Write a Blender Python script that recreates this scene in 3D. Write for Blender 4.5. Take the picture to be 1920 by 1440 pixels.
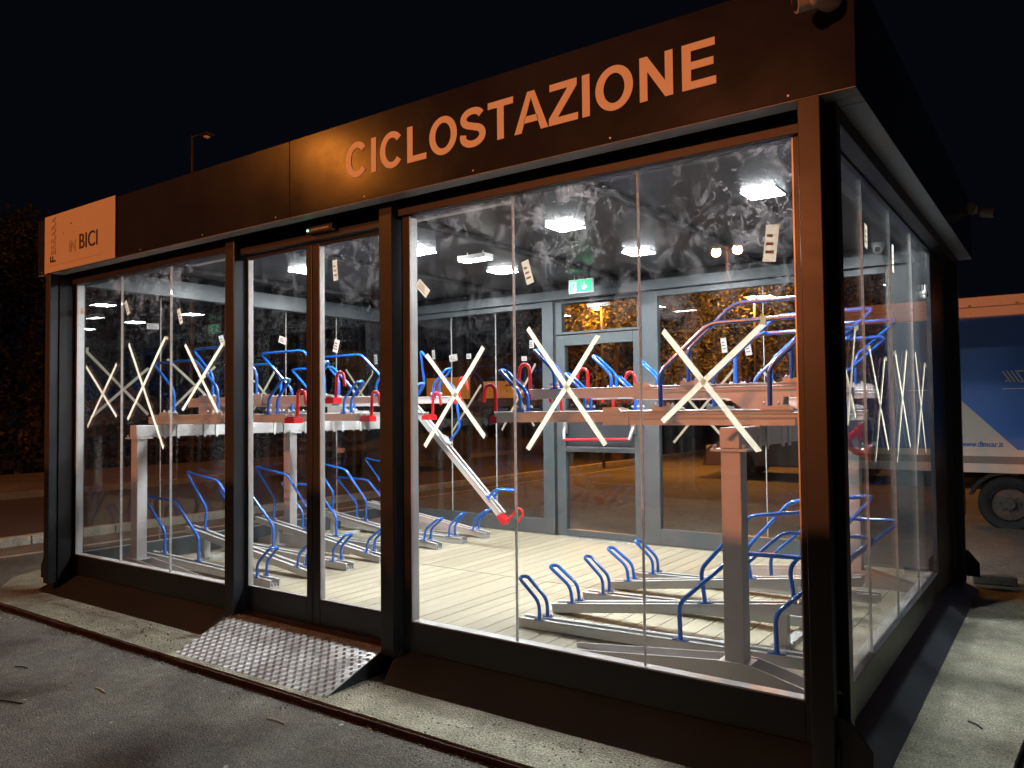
import bpy, math, random
from mathutils import Vector, Matrix
random.seed(7)
S = bpy.context.scene
for o in list(bpy.data.objects): bpy.data.objects.remove(o)
COL = S.collection
# ------------------------------------------------------------------ camera
cam_d = bpy.data.cameras.new('camera'); cam = bpy.data.objects.new('camera', cam_d); COL.objects.link(cam)
yaw, pitch, roll = -0.619122, 0.033249, -0.010724
f_ = Vector((math.sin(yaw)*math.cos(pitch), math.cos(yaw)*math.cos(pitch), math.sin(pitch)))
rt = Vector((math.cos(yaw), -math.sin(yaw), 0)); up = rt.cross(f_)
r2 = rt*math.cos(roll)+up*math.sin(roll); u2 = -rt*math.sin(roll)+up*math.cos(roll)
M = Matrix((r2, u2, -f_)).transposed().to_4x4(); M.translation = Vector((6.9477, -3.2758, 1.1848))
cam.matrix_world = M
cam_d.sensor_width = 36; cam_d.lens = 1465.35/1920*36; cam_d.clip_start = 0.05; cam_d.clip_end = 400
S.camera = cam
# ------------------------------------------------------------------ world: night sky, no sun
W = bpy.data.worlds.new('World'); S.world = W; W.use_nodes = True
wn = W.node_tree.nodes; wl = W.node_tree.links
bgn = wn['Background']; bgn.inputs['Strength'].default_value = 1.0
bgn.inputs['Color'].default_value = (0.0014, 0.0019, 0.0036, 1)
# ------------------------------------------------------------------ exposure
S.view_settings.view_transform = 'Standard'; S.view_settings.look = 'None'
S.view_settings.exposure = 0.0; S.view_settings.gamma = 1.0
S.render.engine = 'CYCLES'
S.cycles.max_bounces = 10; S.cycles.transparent_max_bounces = 32; S.cycles.glossy_bounces = 6; S.cycles.diffuse_bounces = 4
S.cycles.sample_clamp_indirect = 4.0
# ------------------------------------------------------------------ helpers
class MB:
    def __init__(s): s.v = []; s.f = []
    def add(s, vs, fs):
        n = len(s.v); s.v += [tuple(v) for v in vs]; s.f += [tuple(i+n for i in q) for q in fs]; return s
    def box(s, x0, x1, y0, y1, z0, z1):
        return s.add([(x0,y0,z0),(x1,y0,z0),(x1,y1,z0),(x0,y1,z0),(x0,y0,z1),(x1,y0,z1),(x1,y1,z1),(x0,y1,z1)],
                     [(0,3,2,1),(4,5,6,7),(0,1,5,4),(1,2,6,5),(2,3,7,6),(3,0,4,7)])
    def prism(s, poly, a, b, axis='y'):
        n = len(poly)
        def P(p, t):
            return {'y':(p[0],t,p[1]), 'x':(t,p[0],p[1]), 'z':(p[0],p[1],t)}[axis]
        vs = [P(p,a) for p in poly]+[P(p,b) for p in poly]
        fs = [tuple(range(n)), tuple(range(2*n-1,n-1,-1))]+[(i,(i+1)%n,(i+1)%n+n,i+n) for i in range(n)]
        return s.add(vs, fs)
    def tube(s, pts, r, n=10, caps=True, r1=None):
        pts = [Vector(p) for p in pts]; m = len(pts); rings = []
        t0 = (pts[1]-pts[0]).normalized()
        a = Vector((0,0,1)) if abs(t0.z) < .9 else Vector((1,0,0))
        nrm = t0.cross(a).normalized()
        for i, p in enumerate(pts):
            if i == 0: t = (pts[1]-pts[0]).normalized()
            elif i == m-1: t = (pts[-1]-pts[-2]).normalized()
            else: t = ((pts[i+1]-p).normalized()+(p-pts[i-1]).normalized()).normalized()
            nrm = (nrm - t*nrm.dot(t)).normalized(); b = t.cross(nrm)
            rr = r if r1 is None else r+(r1-r)*i/(m-1)
            rings.append([p+(nrm*math.cos(2*math.pi*k/n)+b*math.sin(2*math.pi*k/n))*rr for k in range(n)])
        vs = [v for R_ in rings for v in R_]; fs = []
        for i in range(m-1):
            for k in range(n):
                fs.append((i*n+k, i*n+(k+1)%n, (i+1)*n+(k+1)%n, (i+1)*n+k))
        if caps: fs += [tuple(range(n-1,-1,-1)), tuple(range((m-1)*n, m*n))]
        return s.add(vs, fs)
    def cyl(s, c, r, h, axis='z', n=14):
        c = Vector(c); d = {'x':Vector((1,0,0)),'y':Vector((0,1,0)),'z':Vector((0,0,1))}[axis]
        return s.tube([c-d*h/2, c+d*h/2], r, n)
    def sphere(s, c, r, n=10, m=7, sz=1.0):
        vs = []; fs = []
        for i in range(m+1):
            th = math.pi*i/m
            for k in range(n):
                ph = 2*math.pi*k/n
                vs.append((c[0]+r*math.sin(th)*math.cos(ph), c[1]+r*math.sin(th)*math.sin(ph), c[2]+r*sz*math.cos(th)))
        for i in range(m):
            for k in range(n): fs.append((i*n+k,(i+1)*n+k,(i+1)*n+(k+1)%n,i*n+(k+1)%n))
        return s.add(vs, fs)
    def mesh(s, name, smooth=False):
        me = bpy.data.meshes.new(name); me.from_pydata(s.v, [], s.f); me.validate(); me.update()
        if smooth:
            me.polygons.foreach_set('use_smooth', [True]*len(me.polygons))
            try: me.set_sharp_from_angle(angle=math.radians(40))
            except Exception: pass
        return me
    def build(s, name, mat, parent=None, smooth=False, bevel=0.0, **tags):
        return link(name, s.mesh(name, smooth), mat, parent, bevel, **tags)
def link(name, me, mat, parent=None, bevel=0.0, **tags):
    o = bpy.data.objects.new(name, me); COL.objects.link(o)
    if mat and not me.materials: me.materials.append(mat)
    if parent: o.parent = parent
    if bevel:
        md = o.modifiers.new('bevel', 'BEVEL'); md.width = bevel; md.segments = 2; md.limit_method = 'ANGLE'
    for k, v in tags.items(): o[k] = v
    return o
def thing(name, label, cat, loc=(0,0,0), group=None):
    o = bpy.data.objects.new(name, None); COL.objects.link(o); o.location = loc; o['label'] = label; o['category'] = cat
    o.empty_display_size = .1
    if group: o['group'] = group
    return o
def fillet(pts, r, n=5):
    pts = [Vector(p) for p in pts]; out = [pts[0]]
    for i in range(1, len(pts)-1):
        a = pts[i-1]-pts[i]; b = pts[i+1]-pts[i]; rr = min(r, a.length*.48, b.length*.48)
        p0 = pts[i]+a.normalized()*rr; p1 = pts[i]+b.normalized()*rr
        for k in range(n+1):
            t = k/n; out.append(p0*(1-t)**2+pts[i]*2*t*(1-t)+p1*t*t)
    out.append(pts[-1]); return out
def copy_tree(o, parent=None, loc=None, rot=None, **tags):
    c = o.copy(); COL.objects.link(c)
    if parent: c.parent = parent
    if loc is not None: c.location = loc
    if rot is not None: c.rotation_euler = rot
    for k, v in tags.items(): c[k] = v
    for ch in list(o.children): copy_tree(ch, c)
    return c
# ------------------------------------------------------------------ materials
MATS = {}
def mat(name, col, rough=.5, metal=0, noise=0, nscale=8, bump=0, bscale=40, spec=.5, coat=0, rvar=0, stretch=(1,1,1), objvar=0, dist=.01):
    m = bpy.data.materials.new(name); m.use_nodes = True; n = m.node_tree.nodes; l = m.node_tree.links
    b = n['Principled BSDF']; b.inputs['Base Color'].default_value = (*col, 1); b.inputs['Roughness'].default_value = rough
    b.inputs['Metallic'].default_value = metal; b.inputs['Specular IOR Level'].default_value = spec; b.inputs['Coat Weight'].default_value = coat
    tc = n.new('ShaderNodeTexCoord'); mp = n.new('ShaderNodeMapping'); mp.inputs['Scale'].default_value = stretch
    l.new(tc.outputs['Object'], mp.inputs['Vector'])
    if noise or rvar:
        t = n.new('ShaderNodeTexNoise'); t.inputs['Scale'].default_value = nscale; t.inputs['Detail'].default_value = 6; t.inputs['Roughness'].default_value = .65
        l.new(mp.outputs[0], t.inputs['Vector'])
        if noise:
            mr = n.new('ShaderNodeMapRange'); mr.inputs[1].default_value = .3; mr.inputs[2].default_value = .7
            mr.inputs[3].default_value = 1-noise; mr.inputs[4].default_value = 1+noise
            l.new(t.outputs['Fac'], mr.inputs[0])
            mx = n.new('ShaderNodeVectorMath'); mx.operation = 'SCALE'; mx.inputs[0].default_value = col
            if objvar:
                oi = n.new('ShaderNodeObjectInfo'); m3 = n.new('ShaderNodeMapRange'); m3.inputs[3].default_value = 1-objvar; m3.inputs[4].default_value = 1+objvar
                l.new(oi.outputs['Random'], m3.inputs[0]); mm = n.new('ShaderNodeMath'); mm.operation = 'MULTIPLY'
                l.new(mr.outputs[0], mm.inputs[0]); l.new(m3.outputs[0], mm.inputs[1]); l.new(mm.outputs[0], mx.inputs['Scale'])
            else: l.new(mr.outputs[0], mx.inputs['Scale'])
            l.new(mx.outputs[0], b.inputs['Base Color'])
        if rvar:
            m2 = n.new('ShaderNodeMapRange'); m2.inputs[1].default_value = .3; m2.inputs[2].default_value = .7
            m2.inputs[3].default_value = max(.02, rough-rvar); m2.inputs[4].default_value = rough+rvar
            l.new(t.outputs['Fac'], m2.inputs[0]); l.new(m2.outputs[0], b.inputs['Roughness'])
    if bump:
        t2 = n.new('ShaderNodeTexNoise'); t2.inputs['Scale'].default_value = bscale; t2.inputs['Detail'].default_value = 8
        l.new(mp.outputs[0], t2.inputs['Vector']); bp = n.new('ShaderNodeBump'); bp.inputs['Strength'].default_value = bump; bp.inputs['Distance'].default_value = dist
        l.new(t2.outputs['Fac'], bp.inputs['Height']); l.new(bp.outputs[0], b.inputs['Normal'])
    MATS[name] = m; return m
def emis(name, col, st):
    m = bpy.data.materials.new(name); m.use_nodes = True; b = m.node_tree.nodes['Principled BSDF']
    b.inputs['Base Color'].default_value = (*col, 1); b.inputs['Emission Color'].default_value = (*col, 1); b.inputs['Emission Strength'].default_value = st
    MATS[name] = m; return m
def translucent(m, amt):
    n = m.node_tree.nodes; l = m.node_tree.links; b = n['Principled BSDF']; o = n['Material Output']
    t = n.new('ShaderNodeBsdfTranslucent'); mx = n.new('ShaderNodeMixShader'); mx.inputs[0].default_value = amt
    if b.inputs['Base Color'].links: l.new(b.inputs['Base Color'].links[0].from_socket, t.inputs['Color'])
    l.new(b.outputs[0], mx.inputs[1]); l.new(t.outputs[0], mx.inputs[2]); l.new(mx.outputs[0], o.inputs['Surface'])
ANT = mat('anthracite powder coat', (.036,.040,.045), .36, spec=.25, noise=.12, nscale=3, bump=.05, bscale=300, rvar=.06, dist=.002)
FAS = mat('anthracite fascia sheet', (.018,.021,.034), .20, spec=.16, noise=.10, nscale=2, bump=.04, bscale=6, rvar=.05, dist=.006)
ANTI = mat('grey inner frame', (.066,.080,.086), .40, noise=.10, nscale=4, rvar=.06)
SKM = mat('skirt sheet with painted fill', (.065,.075,.085), .45, noise=.15, nscale=3, rvar=.06, bump=.05, bscale=5)  # lighter than the posts, standing in for missing ambient light
ALB = mat('bright metal and tread glint', (.85,.85,.83), .22, metal=.25, noise=.12, nscale=20)  # tread bars paler than their plate, reflected light put into the colour
SPILL = mat('pale underside spill light', (.24,.26,.27), .5, noise=.08, nscale=3)  # pale colour stands in for spill light on the fascia's underside
HDB = mat('head beam with painted shade', (.012,.013,.016), .5, noise=.1)  # near-black colour stands in for the fascia's shadow on the beams
BLK = mat('black rubber gasket', (.008,.008,.009), .6)
STL = mat('galvanised steel', (.60,.60,.58), .32, metal=.15, noise=.05, nscale=14, bump=.03, bscale=60, rvar=.06, dist=.003)
STP = mat('satin zinc steel', (.55,.53,.52), .42, metal=.25, noise=.08, nscale=6, rvar=.08)
BLU = mat('blue gloss paint', (.012,.13,.56), .24, coat=.4, noise=.06, nscale=20)
RED = mat('red gloss plastic', (.55,.012,.018), .28, coat=.3, noise=.05, nscale=20)
TAPE = mat('cream masking tape', (.86,.85,.68), .7, noise=.05, nscale=40, bump=.1, bscale=200)
PAPER = mat('white paper sticker', (.80,.80,.78), .6, noise=.04, nscale=60)
PAPC = mat('cream paper sticker', (.72,.66,.52), .7, noise=.06, nscale=60)
translucent(TAPE, .8); translucent(PAPER, .6); translucent(PAPC, .7)
PRN = mat('grey print', (.22,.20,.18), .7)
SIL = mat('pale silicone joint', (.72,.72,.70), .45, noise=.25, nscale=30)
translucent(SIL, .5)
DECK = mat('pale timber deck', (.345,.30,.21), .6, noise=.16, nscale=5, bump=.25, bscale=30, stretch=(9,.6,9), objvar=.11, dist=.004)
CEIL = mat('dark grey ceiling sheet', (.034,.037,.043), .38, noise=.12, nscale=2, rvar=.04)
LET = mat('white letter film', (.80,.76,.72), .45, noise=.03, nscale=8)
SIGN = mat('white sign panel', (.50,.46,.40), .5, noise=.04, nscale=5)
INK = mat('black sign ink', (.02,.015,.015), .5)
INKF = mat('faded sign ink', (.40,.36,.31), .5)
WHT = mat('white plastic', (.75,.75,.73), .35)
CRM = mat('weathered cream plastic', (.50,.44,.36), .45, noise=.06, nscale=10)
GRN = emis('green exit sign face', (.0,.42,.16), 1.7)
WHE = emis('white exit sign face', (.85,.9,.85), .7)
LED = emis('led panel diffuser', (.93,.97,1.0), 440)
LEDE = emis('emergency light diffuser', (1.0,.98,.92), 30)
GLED = emis('green indicator light', (.15,1.0,.35), 12)
RUST = mat('rusty steel edge', (.060,.020,.013), .8, noise=.5, nscale=12, bump=.6, bscale=50)
COPR = mat('orange primer threshold', (.14,.045,.02), .5, noise=.3, nscale=9)
ALU = mat('bright tread plate', (.62,.62,.60), .26, metal=.35, noise=.15, nscale=9, rvar=.12, bump=.05, bscale=90, dist=.002)
TYRE = mat('tyre rubber', (.02,.02,.02), .75, noise=.3, nscale=20, bump=.3, bscale=60)
CHRM = mat('wheel metal', (.35,.35,.34), .4, metal=.7, noise=.2, nscale=20)
TRKW = mat('white truck body', (.58,.52,.45), .5, noise=.06, nscale=3)
TRKB = mat('blue truck print', (.026,.14,.50), .45, noise=.05, nscale=3)
TRKD = mat('grey truck rail', (.20,.17,.15), .6, noise=.15, nscale=4)
CAR_RIM = mat('dirty dark wheel rim', (.085,.075,.068), .5, metal=.3, noise=.3, nscale=20)
DRK = mat('dark underbody', (.02,.018,.016), .8, noise=.3, nscale=5)
BARK = mat('bark', (.09,.06,.04), .9, noise=.4, nscale=12, bump=.6, bscale=20)
LEAF = mat('leaves', (.15,.14,.04), .6, noise=.4, nscale=3)
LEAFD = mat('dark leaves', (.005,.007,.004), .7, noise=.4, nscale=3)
GALV = mat('grey lamp post', (.045,.043,.04), .5, metal=.4, noise=.15, nscale=6)
SOD = emis('sodium lamp lens', (1.0,.30,.04), 22)
SOD3 = emis('sodium lamp lens near', (1.0,.30,.04), 900)
SOD2 = emis('sodium lamp lens far', (1.0,.30,.04), 120)
YEL = mat('yellow board', (.60,.38,.03), .5, noise=.1, nscale=6)
CARP = mat('beige car paint', (.15,.12,.095), .3, coat=.6, noise=.04, nscale=3)
CARD = mat('dark car paint', (.015,.016,.02), .25, coat=.6)
CGL = mat('dark car glass', (.01,.01,.012), .05)
TAIL = emis('red tail light', (1.0,.05,.03), 6)
AMB = emis('amber light', (1.0,.45,.10), 40)
BAND = emis('glowing yellow band', (.75,.38,.05), .22)  # emission stands in for lamplight on the yellow awning band
PLAS = mat('grey rendered wall', (.05,.045,.04), .85, noise=.2, nscale=1.5, bump=.2, bscale=12)
ROCK = mat('concrete block', (.30,.29,.26), .9, noise=.3, nscale=14, bump=.8, bscale=30)

def ground_mat(name, base, dark, light, speck, sscale, bump, bs, dist, rough=.9, patch=.6):
    m = bpy.data.materials.new(name); m.use_nodes = True; n = m.node_tree.nodes; l = m.node_tree.links; b = n['Principled BSDF']
    b.inputs['Roughness'].default_value = rough
    tc = n.new('ShaderNodeTexCoord'); o = tc.outputs['Object']
    t1 = n.new('ShaderNodeTexNoise'); t1.inputs['Scale'].default_value = patch; t1.inputs['Detail'].default_value = 9; t1.inputs['Roughness'].default_value = .7; t1.inputs['Distortion'].default_value = .6
    t2 = n.new('ShaderNodeTexNoise'); t2.inputs['Scale'].default_value = sscale; t2.inputs['Detail'].default_value = 4
    t3 = n.new('ShaderNodeTexVoronoi'); t3.inputs['Scale'].default_value = sscale*.9
    for t in (t1,t2,t3): l.new(o, t.inputs['Vector'])
    r = n.new('ShaderNodeValToRGB'); r.color_ramp.elements[0].position = .32; r.color_ramp.elements[0].color = (*dark,1)
    r.color_ramp.elements[1].position = .68; r.color_ramp.elements[1].color = (*light,1)
    e = r.color_ramp.elements.new(.5); e.color = (*base,1); l.new(t1.outputs['Fac'], r.inputs[0])
    mr = n.new('ShaderNodeMapRange'); mr.inputs[1].default_value=.35; mr.inputs[2].default_value=.65; mr.inputs[3].default_value=1-speck; mr.inputs[4].default_value=1+speck
    l.new(t2.outputs['Fac'], mr.inputs[0])
    t5 = n.new('ShaderNodeTexNoise'); t5.inputs['Scale'].default_value = 9; t5.inputs['Detail'].default_value = 12; t5.inputs['Roughness'].default_value = .8; l.new(o, t5.inputs['Vector'])
    m5 = n.new('ShaderNodeMapRange'); m5.inputs[1].default_value=.35; m5.inputs[2].default_value=.65; m5.inputs[3].default_value=.72; m5.inputs[4].default_value=1.28; l.new(t5.outputs['Fac'], m5.inputs[0])
    mm5 = n.new('ShaderNodeMath'); mm5.operation='MULTIPLY'; l.new(mr.outputs[0], mm5.inputs[0]); l.new(m5.outputs[0], mm5.inputs[1]); mr = mm5
    vm = n.new('ShaderNodeVectorMath'); vm.operation='SCALE'; l.new(r.outputs[0], vm.inputs[0]); l.new(mr.outputs[0], vm.inputs['Scale']); l.new(vm.outputs[0], b.inputs['Base Color'])
    ad = n.new('ShaderNodeMath'); ad.operation='ADD'; l.new(t2.outputs['Fac'], ad.inputs[0]); l.new(t3.outputs['Distance'], ad.inputs[1])
    bp = n.new('ShaderNodeBump'); bp.inputs['Strength'].default_value=bump; bp.inputs['Distance'].default_value=dist; l.new(ad.outputs[0], bp.inputs['Height']); l.new(bp.outputs[0], b.inputs['Normal'])
    return m
ASPH = ground_mat('worn asphalt', (.140,.131,.104), (.085,.080,.066), (.20,.188,.148), .55, 120, .7, 60, .006, patch=.9)
CONC = ground_mat('pale rough concrete', (.35,.335,.25), (.24,.23,.17), (.45,.43,.32), .45, 100, .8, 60, .008, patch=1.6)
ROAD = ground_mat('brown road surface', (.055,.050,.044), (.04,.036,.03), (.075,.068,.058), .2, 80, .4, 60, .004, patch=.4)
YARD = ground_mat('yard concrete', (.16,.15,.13), (.10,.095,.08), (.22,.205,.17), .2, 60, .5, 50, .005, patch=.5)
KERB = ground_mat('kerb stone', (.42,.38,.30), (.30,.27,.22), (.50,.46,.38), .2, 60, .6, 50, .006, patch=3)

def glass_mat(name, dirt, zlo, seed, base=.004, focus=None):
    """thin pane: clear transmission + Schlick reflection, with dried smears near the top edge"""
    m = bpy.data.materials.new(name); m.use_nodes = True; n = m.node_tree.nodes; l = m.node_tree.links
    n.remove(n['Principled BSDF']); out = n['Material Output']
    tr = n.new('ShaderNodeBsdfTransparent'); tr.inputs['Color'].default_value = (.955,.965,.96,1)
    gl = n.new('ShaderNodeBsdfGlossy'); gl.inputs['Roughness'].default_value = .004; gl.inputs['Color'].default_value = (1,1,1,1)
    lw = n.new('ShaderNodeLayerWeight'); lw.inputs['Blend'].default_value = .5
    pw = n.new('ShaderNodeMath'); pw.operation = 'POWER'; pw.inputs[1].default_value = 5; l.new(lw.outputs['Facing'], pw.inputs[0])
    ma = n.new('ShaderNodeMath'); ma.operation = 'MULTIPLY_ADD'; ma.inputs[1].default_value = .95; ma.inputs[2].default_value = .045; l.new(pw.outputs[0], ma.inputs[0])
    mx = n.new('ShaderNodeMixShader'); l.new(ma.outputs[0], mx.inputs[0]); l.new(tr.outputs[0], mx.inputs[1]); l.new(gl.outputs[0], mx.inputs[2])
    geo = n.new('ShaderNodeNewGeometry'); mp = n.new('ShaderNodeMapping'); mp.inputs['Location'].default_value = (seed*3.1, seed*1.7, seed)
    l.new(geo.outputs['Position'], mp.inputs['Vector'])
    t1 = n.new('ShaderNodeTexNoise'); t1.inputs['Scale'].default_value = 6.5; t1.inputs['Detail'].default_value = 14; t1.inputs['Roughness'].default_value = .82; t1.inputs['Distortion'].default_value = .9
    t2 = n.new('ShaderNodeTexNoise'); t2.inputs['Scale'].default_value = 13; t2.inputs['Detail'].default_value = 5; t2.inputs['Distortion'].default_value = 3.0
    t3 = n.new('ShaderNodeTexNoise'); t3.inputs['Scale'].default_value = 1.3; t3.inputs['Detail'].default_value = 3
    for t in (t1,t2,t3): l.new(mp.outputs[0], t.inputs['Vector'])
    sx = n.new('ShaderNodeSeparateXYZ'); l.new(geo.outputs['Position'], sx.inputs[0])
    def rng(src, a, b, c, d):
        q = n.new('ShaderNodeMapRange'); q.inputs[1].default_value=a; q.inputs[2].default_value=b; q.inputs[3].default_value=c; q.inputs[4].default_value=d; l.new(src, q.inputs[0]); return q.outputs[0]
    def mul(a, b):
        q = n.new('ShaderNodeMath'); q.operation='MULTIPLY'; l.new(a, q.inputs[0])
        if isinstance(b, float): q.inputs[1].default_value = b
        else: l.new(b, q.inputs[1])
        return q.outputs[0]
    hgt = rng(sx.outputs['Z'], zlo, 2.3, 0, 1)
    a = mul(rng(t1.outputs['Fac'], .50, .66, 0, 1), rng(t3.outputs['Fac'], .40, .62, .15, 1))
    b_ = mul(rng(t2.outputs['Fac'], .60, .70, 0, .9), rng(t3.outputs['Fac'], .45, .6, .1, 1))
    ad = n.new('ShaderNodeMath'); ad.operation='ADD'; l.new(a, ad.inputs[0]); l.new(b_, ad.inputs[1])
    msk = mul(mul(ad.outputs[0], hgt), dirt)
    if focus:
        dn = n.new('ShaderNodeVectorMath'); dn.operation = 'DISTANCE'; l.new(geo.outputs['Position'], dn.inputs[0]); dn.inputs[1].default_value = focus
        msk = mul(msk, rng(dn.outputs['Value'], .35, 1.5, 1.0, .22))
    # faint vertical wipe streaks over the whole pane
    mp2 = n.new('ShaderNodeMapping'); mp2.inputs['Scale'].default_value = (26,26,1.1); l.new(geo.outputs['Position'], mp2.inputs['Vector'])
    t4 = n.new('ShaderNodeTexNoise'); t4.inputs['Scale'].default_value = 1; t4.inputs['Detail'].default_value = 4; l.new(mp2.outputs[0], t4.inputs['Vector'])
    stk = rng(t4.outputs['Fac'], .5, .75, base, base+.006)
    ad2 = n.new('ShaderNodeMath'); ad2.operation='ADD'; ad2.use_clamp = True; l.new(msk, ad2.inputs[0]); l.new(stk, ad2.inputs[1])
    df = n.new('ShaderNodeBsdfDiffuse'); df.inputs['Color'].default_value = (.85,.87,.9,1)
    tl = n.new('ShaderNodeBsdfTranslucent'); tl.inputs['Color'].default_value = (.9,.92,.95,1)
    md = n.new('ShaderNodeMixShader'); md.inputs[0].default_value = .72; l.new(df.outputs[0], md.inputs[1]); l.new(tl.outputs[0], md.inputs[2])
    mf = n.new('ShaderNodeMixShader'); l.new(ad2.outputs[0], mf.inputs[0]); l.new(mx.outputs[0], mf.inputs[1]); l.new(md.outputs[0], mf.inputs[2])
    l.new(mf.outputs[0], out.inputs['Surface']); return m
G1 = glass_mat('smeared glass front', .30, 1.70, 1.0, .0)
G2 = glass_mat('smeared glass front right', .95, 1.5, 4.0, .0, (5.6,0,2.15))
G3 = glass_mat('clean glass', .10, 1.6, 7.0, .0)
G4 = glass_mat('side glass', .14, 1.7, 9.0, .0)

# ------------------------------------------------------------------ ground
ZA, ZP, ZF = -.340, -.30, -.166
g = MB(); g.add([(-90,-60,ZA),(60,-60,ZA),(60,110,ZA),(-90,110,ZA)], [(0,1,2,3)]); g.build('asphalt_ground', ASPH, kind='structure')
pad = MB(); pad.prism([(-.05,-.54),(2.0,-.55),(4.0,-.545),(6.70,-.55),(6.72,.6),(6.85,2.5),(6.95,4.75),(-.6,4.75),(-1.25,.4),(-1.0,-.05),(-.55,-.36)], -.45, ZP, 'z')
pad.build('concrete_pad', CONC, kind='structure')
yard = MB(); yard.add([(-2.2,4.77,ZA+.012),(40,4.77,ZA+.012),(40,30,ZA+.012),(-2.2,30,ZA+.012)], [(0,1,2,3)])
yard.add([(6.97,1.2,ZA+.012),(40,1.2,ZA+.012),(40,4.77,ZA+.012),(6.97,4.77,ZA+.012)], [(0,1,2,3)])
yard.build('yard_pavement', YARD, kind='structure')
# pad edge: rusty angle iron, uneven chips of mortar
e = MB(); x = -.04
while x < 6.69:
    w = random.uniform(.25,.5); x1 = min(x+w, 6.70); d = random.uniform(-.004,.004)
    e.box(x, x1-.002, -.562+d, -.551+d, ZA-.02, ZP-.008+random.uniform(-.005,.003)); x = x1
e.build('rusty_edge_strip', RUST, kind='structure')
kb = MB(); y = -8.0
while y < 40:
    kb.box(-3.26, -3.10, y, y+.985, ZA-.05, ZA+.10+random.uniform(-.004,.004)); y += 1.0
kb.build('kerb', KERB, kind='structure', bevel=.008)
ln = MB(); ln.box(-2.47,-2.40,-8,40,ZA,ZA+.004); ln.build('painted_line', KERB, kind='structure')
rd = MB(); rd.add([(-8.7,-40,ZA+.004),(-3.27,-40,ZA+.004),(-3.27,80,ZA+.004),(-8.7,80,ZA+.004)], [(0,1,2,3)]); rd.build('road', ROAD, kind='structure')
fp = MB(); fp.box(-13.5,-8.7,-40,80,ZA-.2,ZA+.13); fp.build('far_pavement', YARD, kind='structure')

# ------------------------------------------------------------------ the building
B = thing('bicycle_station_building', 'dark grey glazed bicycle station pavilion lit from inside', 'building')
X0, X1, X2, X3, D = 0.045, 2.161, 3.904, 6.049, 3.87
# outer shell pieces
def member(name, boxes, m=ANT, bevel=.003, parent=B, **t):
    q = MB()
    for b in boxes: q.box(*b)
    return q.build(name, m, parent, bevel=bevel, **t)
FX0, FX1, FY0, FY1, FZ0, FZ1 = -.225, 6.337, -.20, 4.05, 2.375, 2.845
member('fascia_panel', [(FX0,3.100,FY0,FY0+.10,FZ0,FZ1)], FAS, .002)
member('fascia_panel', [(3.104,FX1,FY0,FY0+.10,FZ0,FZ1)], FAS, .002)
member('fascia_panel', [(FX1-.10,FX1,FY0+.102,FY0+.17,FZ0,FZ1)], FAS, .002)
member('fascia_panel', [(FX1-.10,FX1,FY0+.178,FY1,FZ0,FZ1)], FAS, .002)
member('fascia_panel', [(FX0,FX0+.10,FY0+.102,FY1,FZ0,FZ1)], FAS, .002)
member('fascia_panel', [(FX0+.102,FX1-.102,FY1-.10,FY1,FZ0,FZ1)], FAS, .002)
member('spill_lit_strip', [(FX0+.003,3.099,FY0+.003,FY0+.099,FZ0-.004,FZ0-.0005)], SPILL, 0)  # strips added below the fascia panels to carry the painted spill light
member('spill_lit_strip', [(3.105,FX1-.003,FY0+.003,FY0+.099,FZ0-.004,FZ0-.0005)], SPILL, 0)
member('spill_lit_strip', [(FX1-.099,FX1-.003,FY0+.103,FY0+.169,FZ0-.004,FZ0-.0005)], SPILL, 0)
member('spill_lit_strip', [(FX1-.099,FX1-.003,FY0+.179,FY1-.003,FZ0-.004,FZ0-.0005)], SPILL, 0)
member('roof', [(FX0+.102,FX1-.102,FY0+.102,FY1-.102,2.62,2.80)], ANT)
member('head_beam', [(-.12,6.10,-.03,-.006,2.30,2.60)], HDB)           # above the glazing, outside
member('head_beam', [(6.16,6.236,.002,3.93,2.31,2.60)], HDB)
member('head_beam', [(-.20,-.102,.002,3.93,2.31,2.60)], HDB)
member('head_beam', [(-.12,6.158,3.89,3.948,2.31,2.60)], HDB)
# ceiling sheets with joints, and joists
xs = [-.08, .37, 1.80, 3.25, 4.68, 6.13]
for i in range(5):
    member('ceiling_panel', [(xs[i]+.004,xs[i+1]-.004,.06,3.84,2.53,2.545)], CEIL, 0)
for xx in (.37,1.80,3.25,4.68):
    member('ceiling_joist', [(xx-.03,xx+.03,.07,3.80,2.490,2.528)], BLK, .003)
# inner ring beam z 2.30-2.46
member('ring_beam', [(-.02,6.10,.062,.10,2.30,2.46)], ANTI)
member('ring_beam', [(-.072,.0,.102,3.80,2.30,2.46)], ANTI)
member('ring_beam', [(6.08,6.132,.102,3.80,2.30,2.46)], ANTI)
member('ring_beam', [(.002,6.078,3.80,3.86,2.36,2.46)], ANTI)
# bottom plinth under the floor
member('base_frame', [(-.05,6.12,.0,3.90,-.29,-.20)], BLK, 0)
# floor boards
for row, (ya, yb) in enumerate(((.062,1.907),(1.913,3.842))):
    q = MB().box(-.0600,.0600,-(yb-ya)/2,(yb-ya)/2,-.022,0); me = q.mesh('floor_board')
    xx = -.03; i = 0
    while xx < 6.10:
        o = link('floor_board', me, DECK, B); o.location = (xx, (ya+yb)/2, ZF+random.uniform(-.001,.001)); xx += .1262; i += 1
member('floor_subframe', [(-.07,6.11,.03,3.86,-.198,-.190)], BLK, 0)

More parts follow.
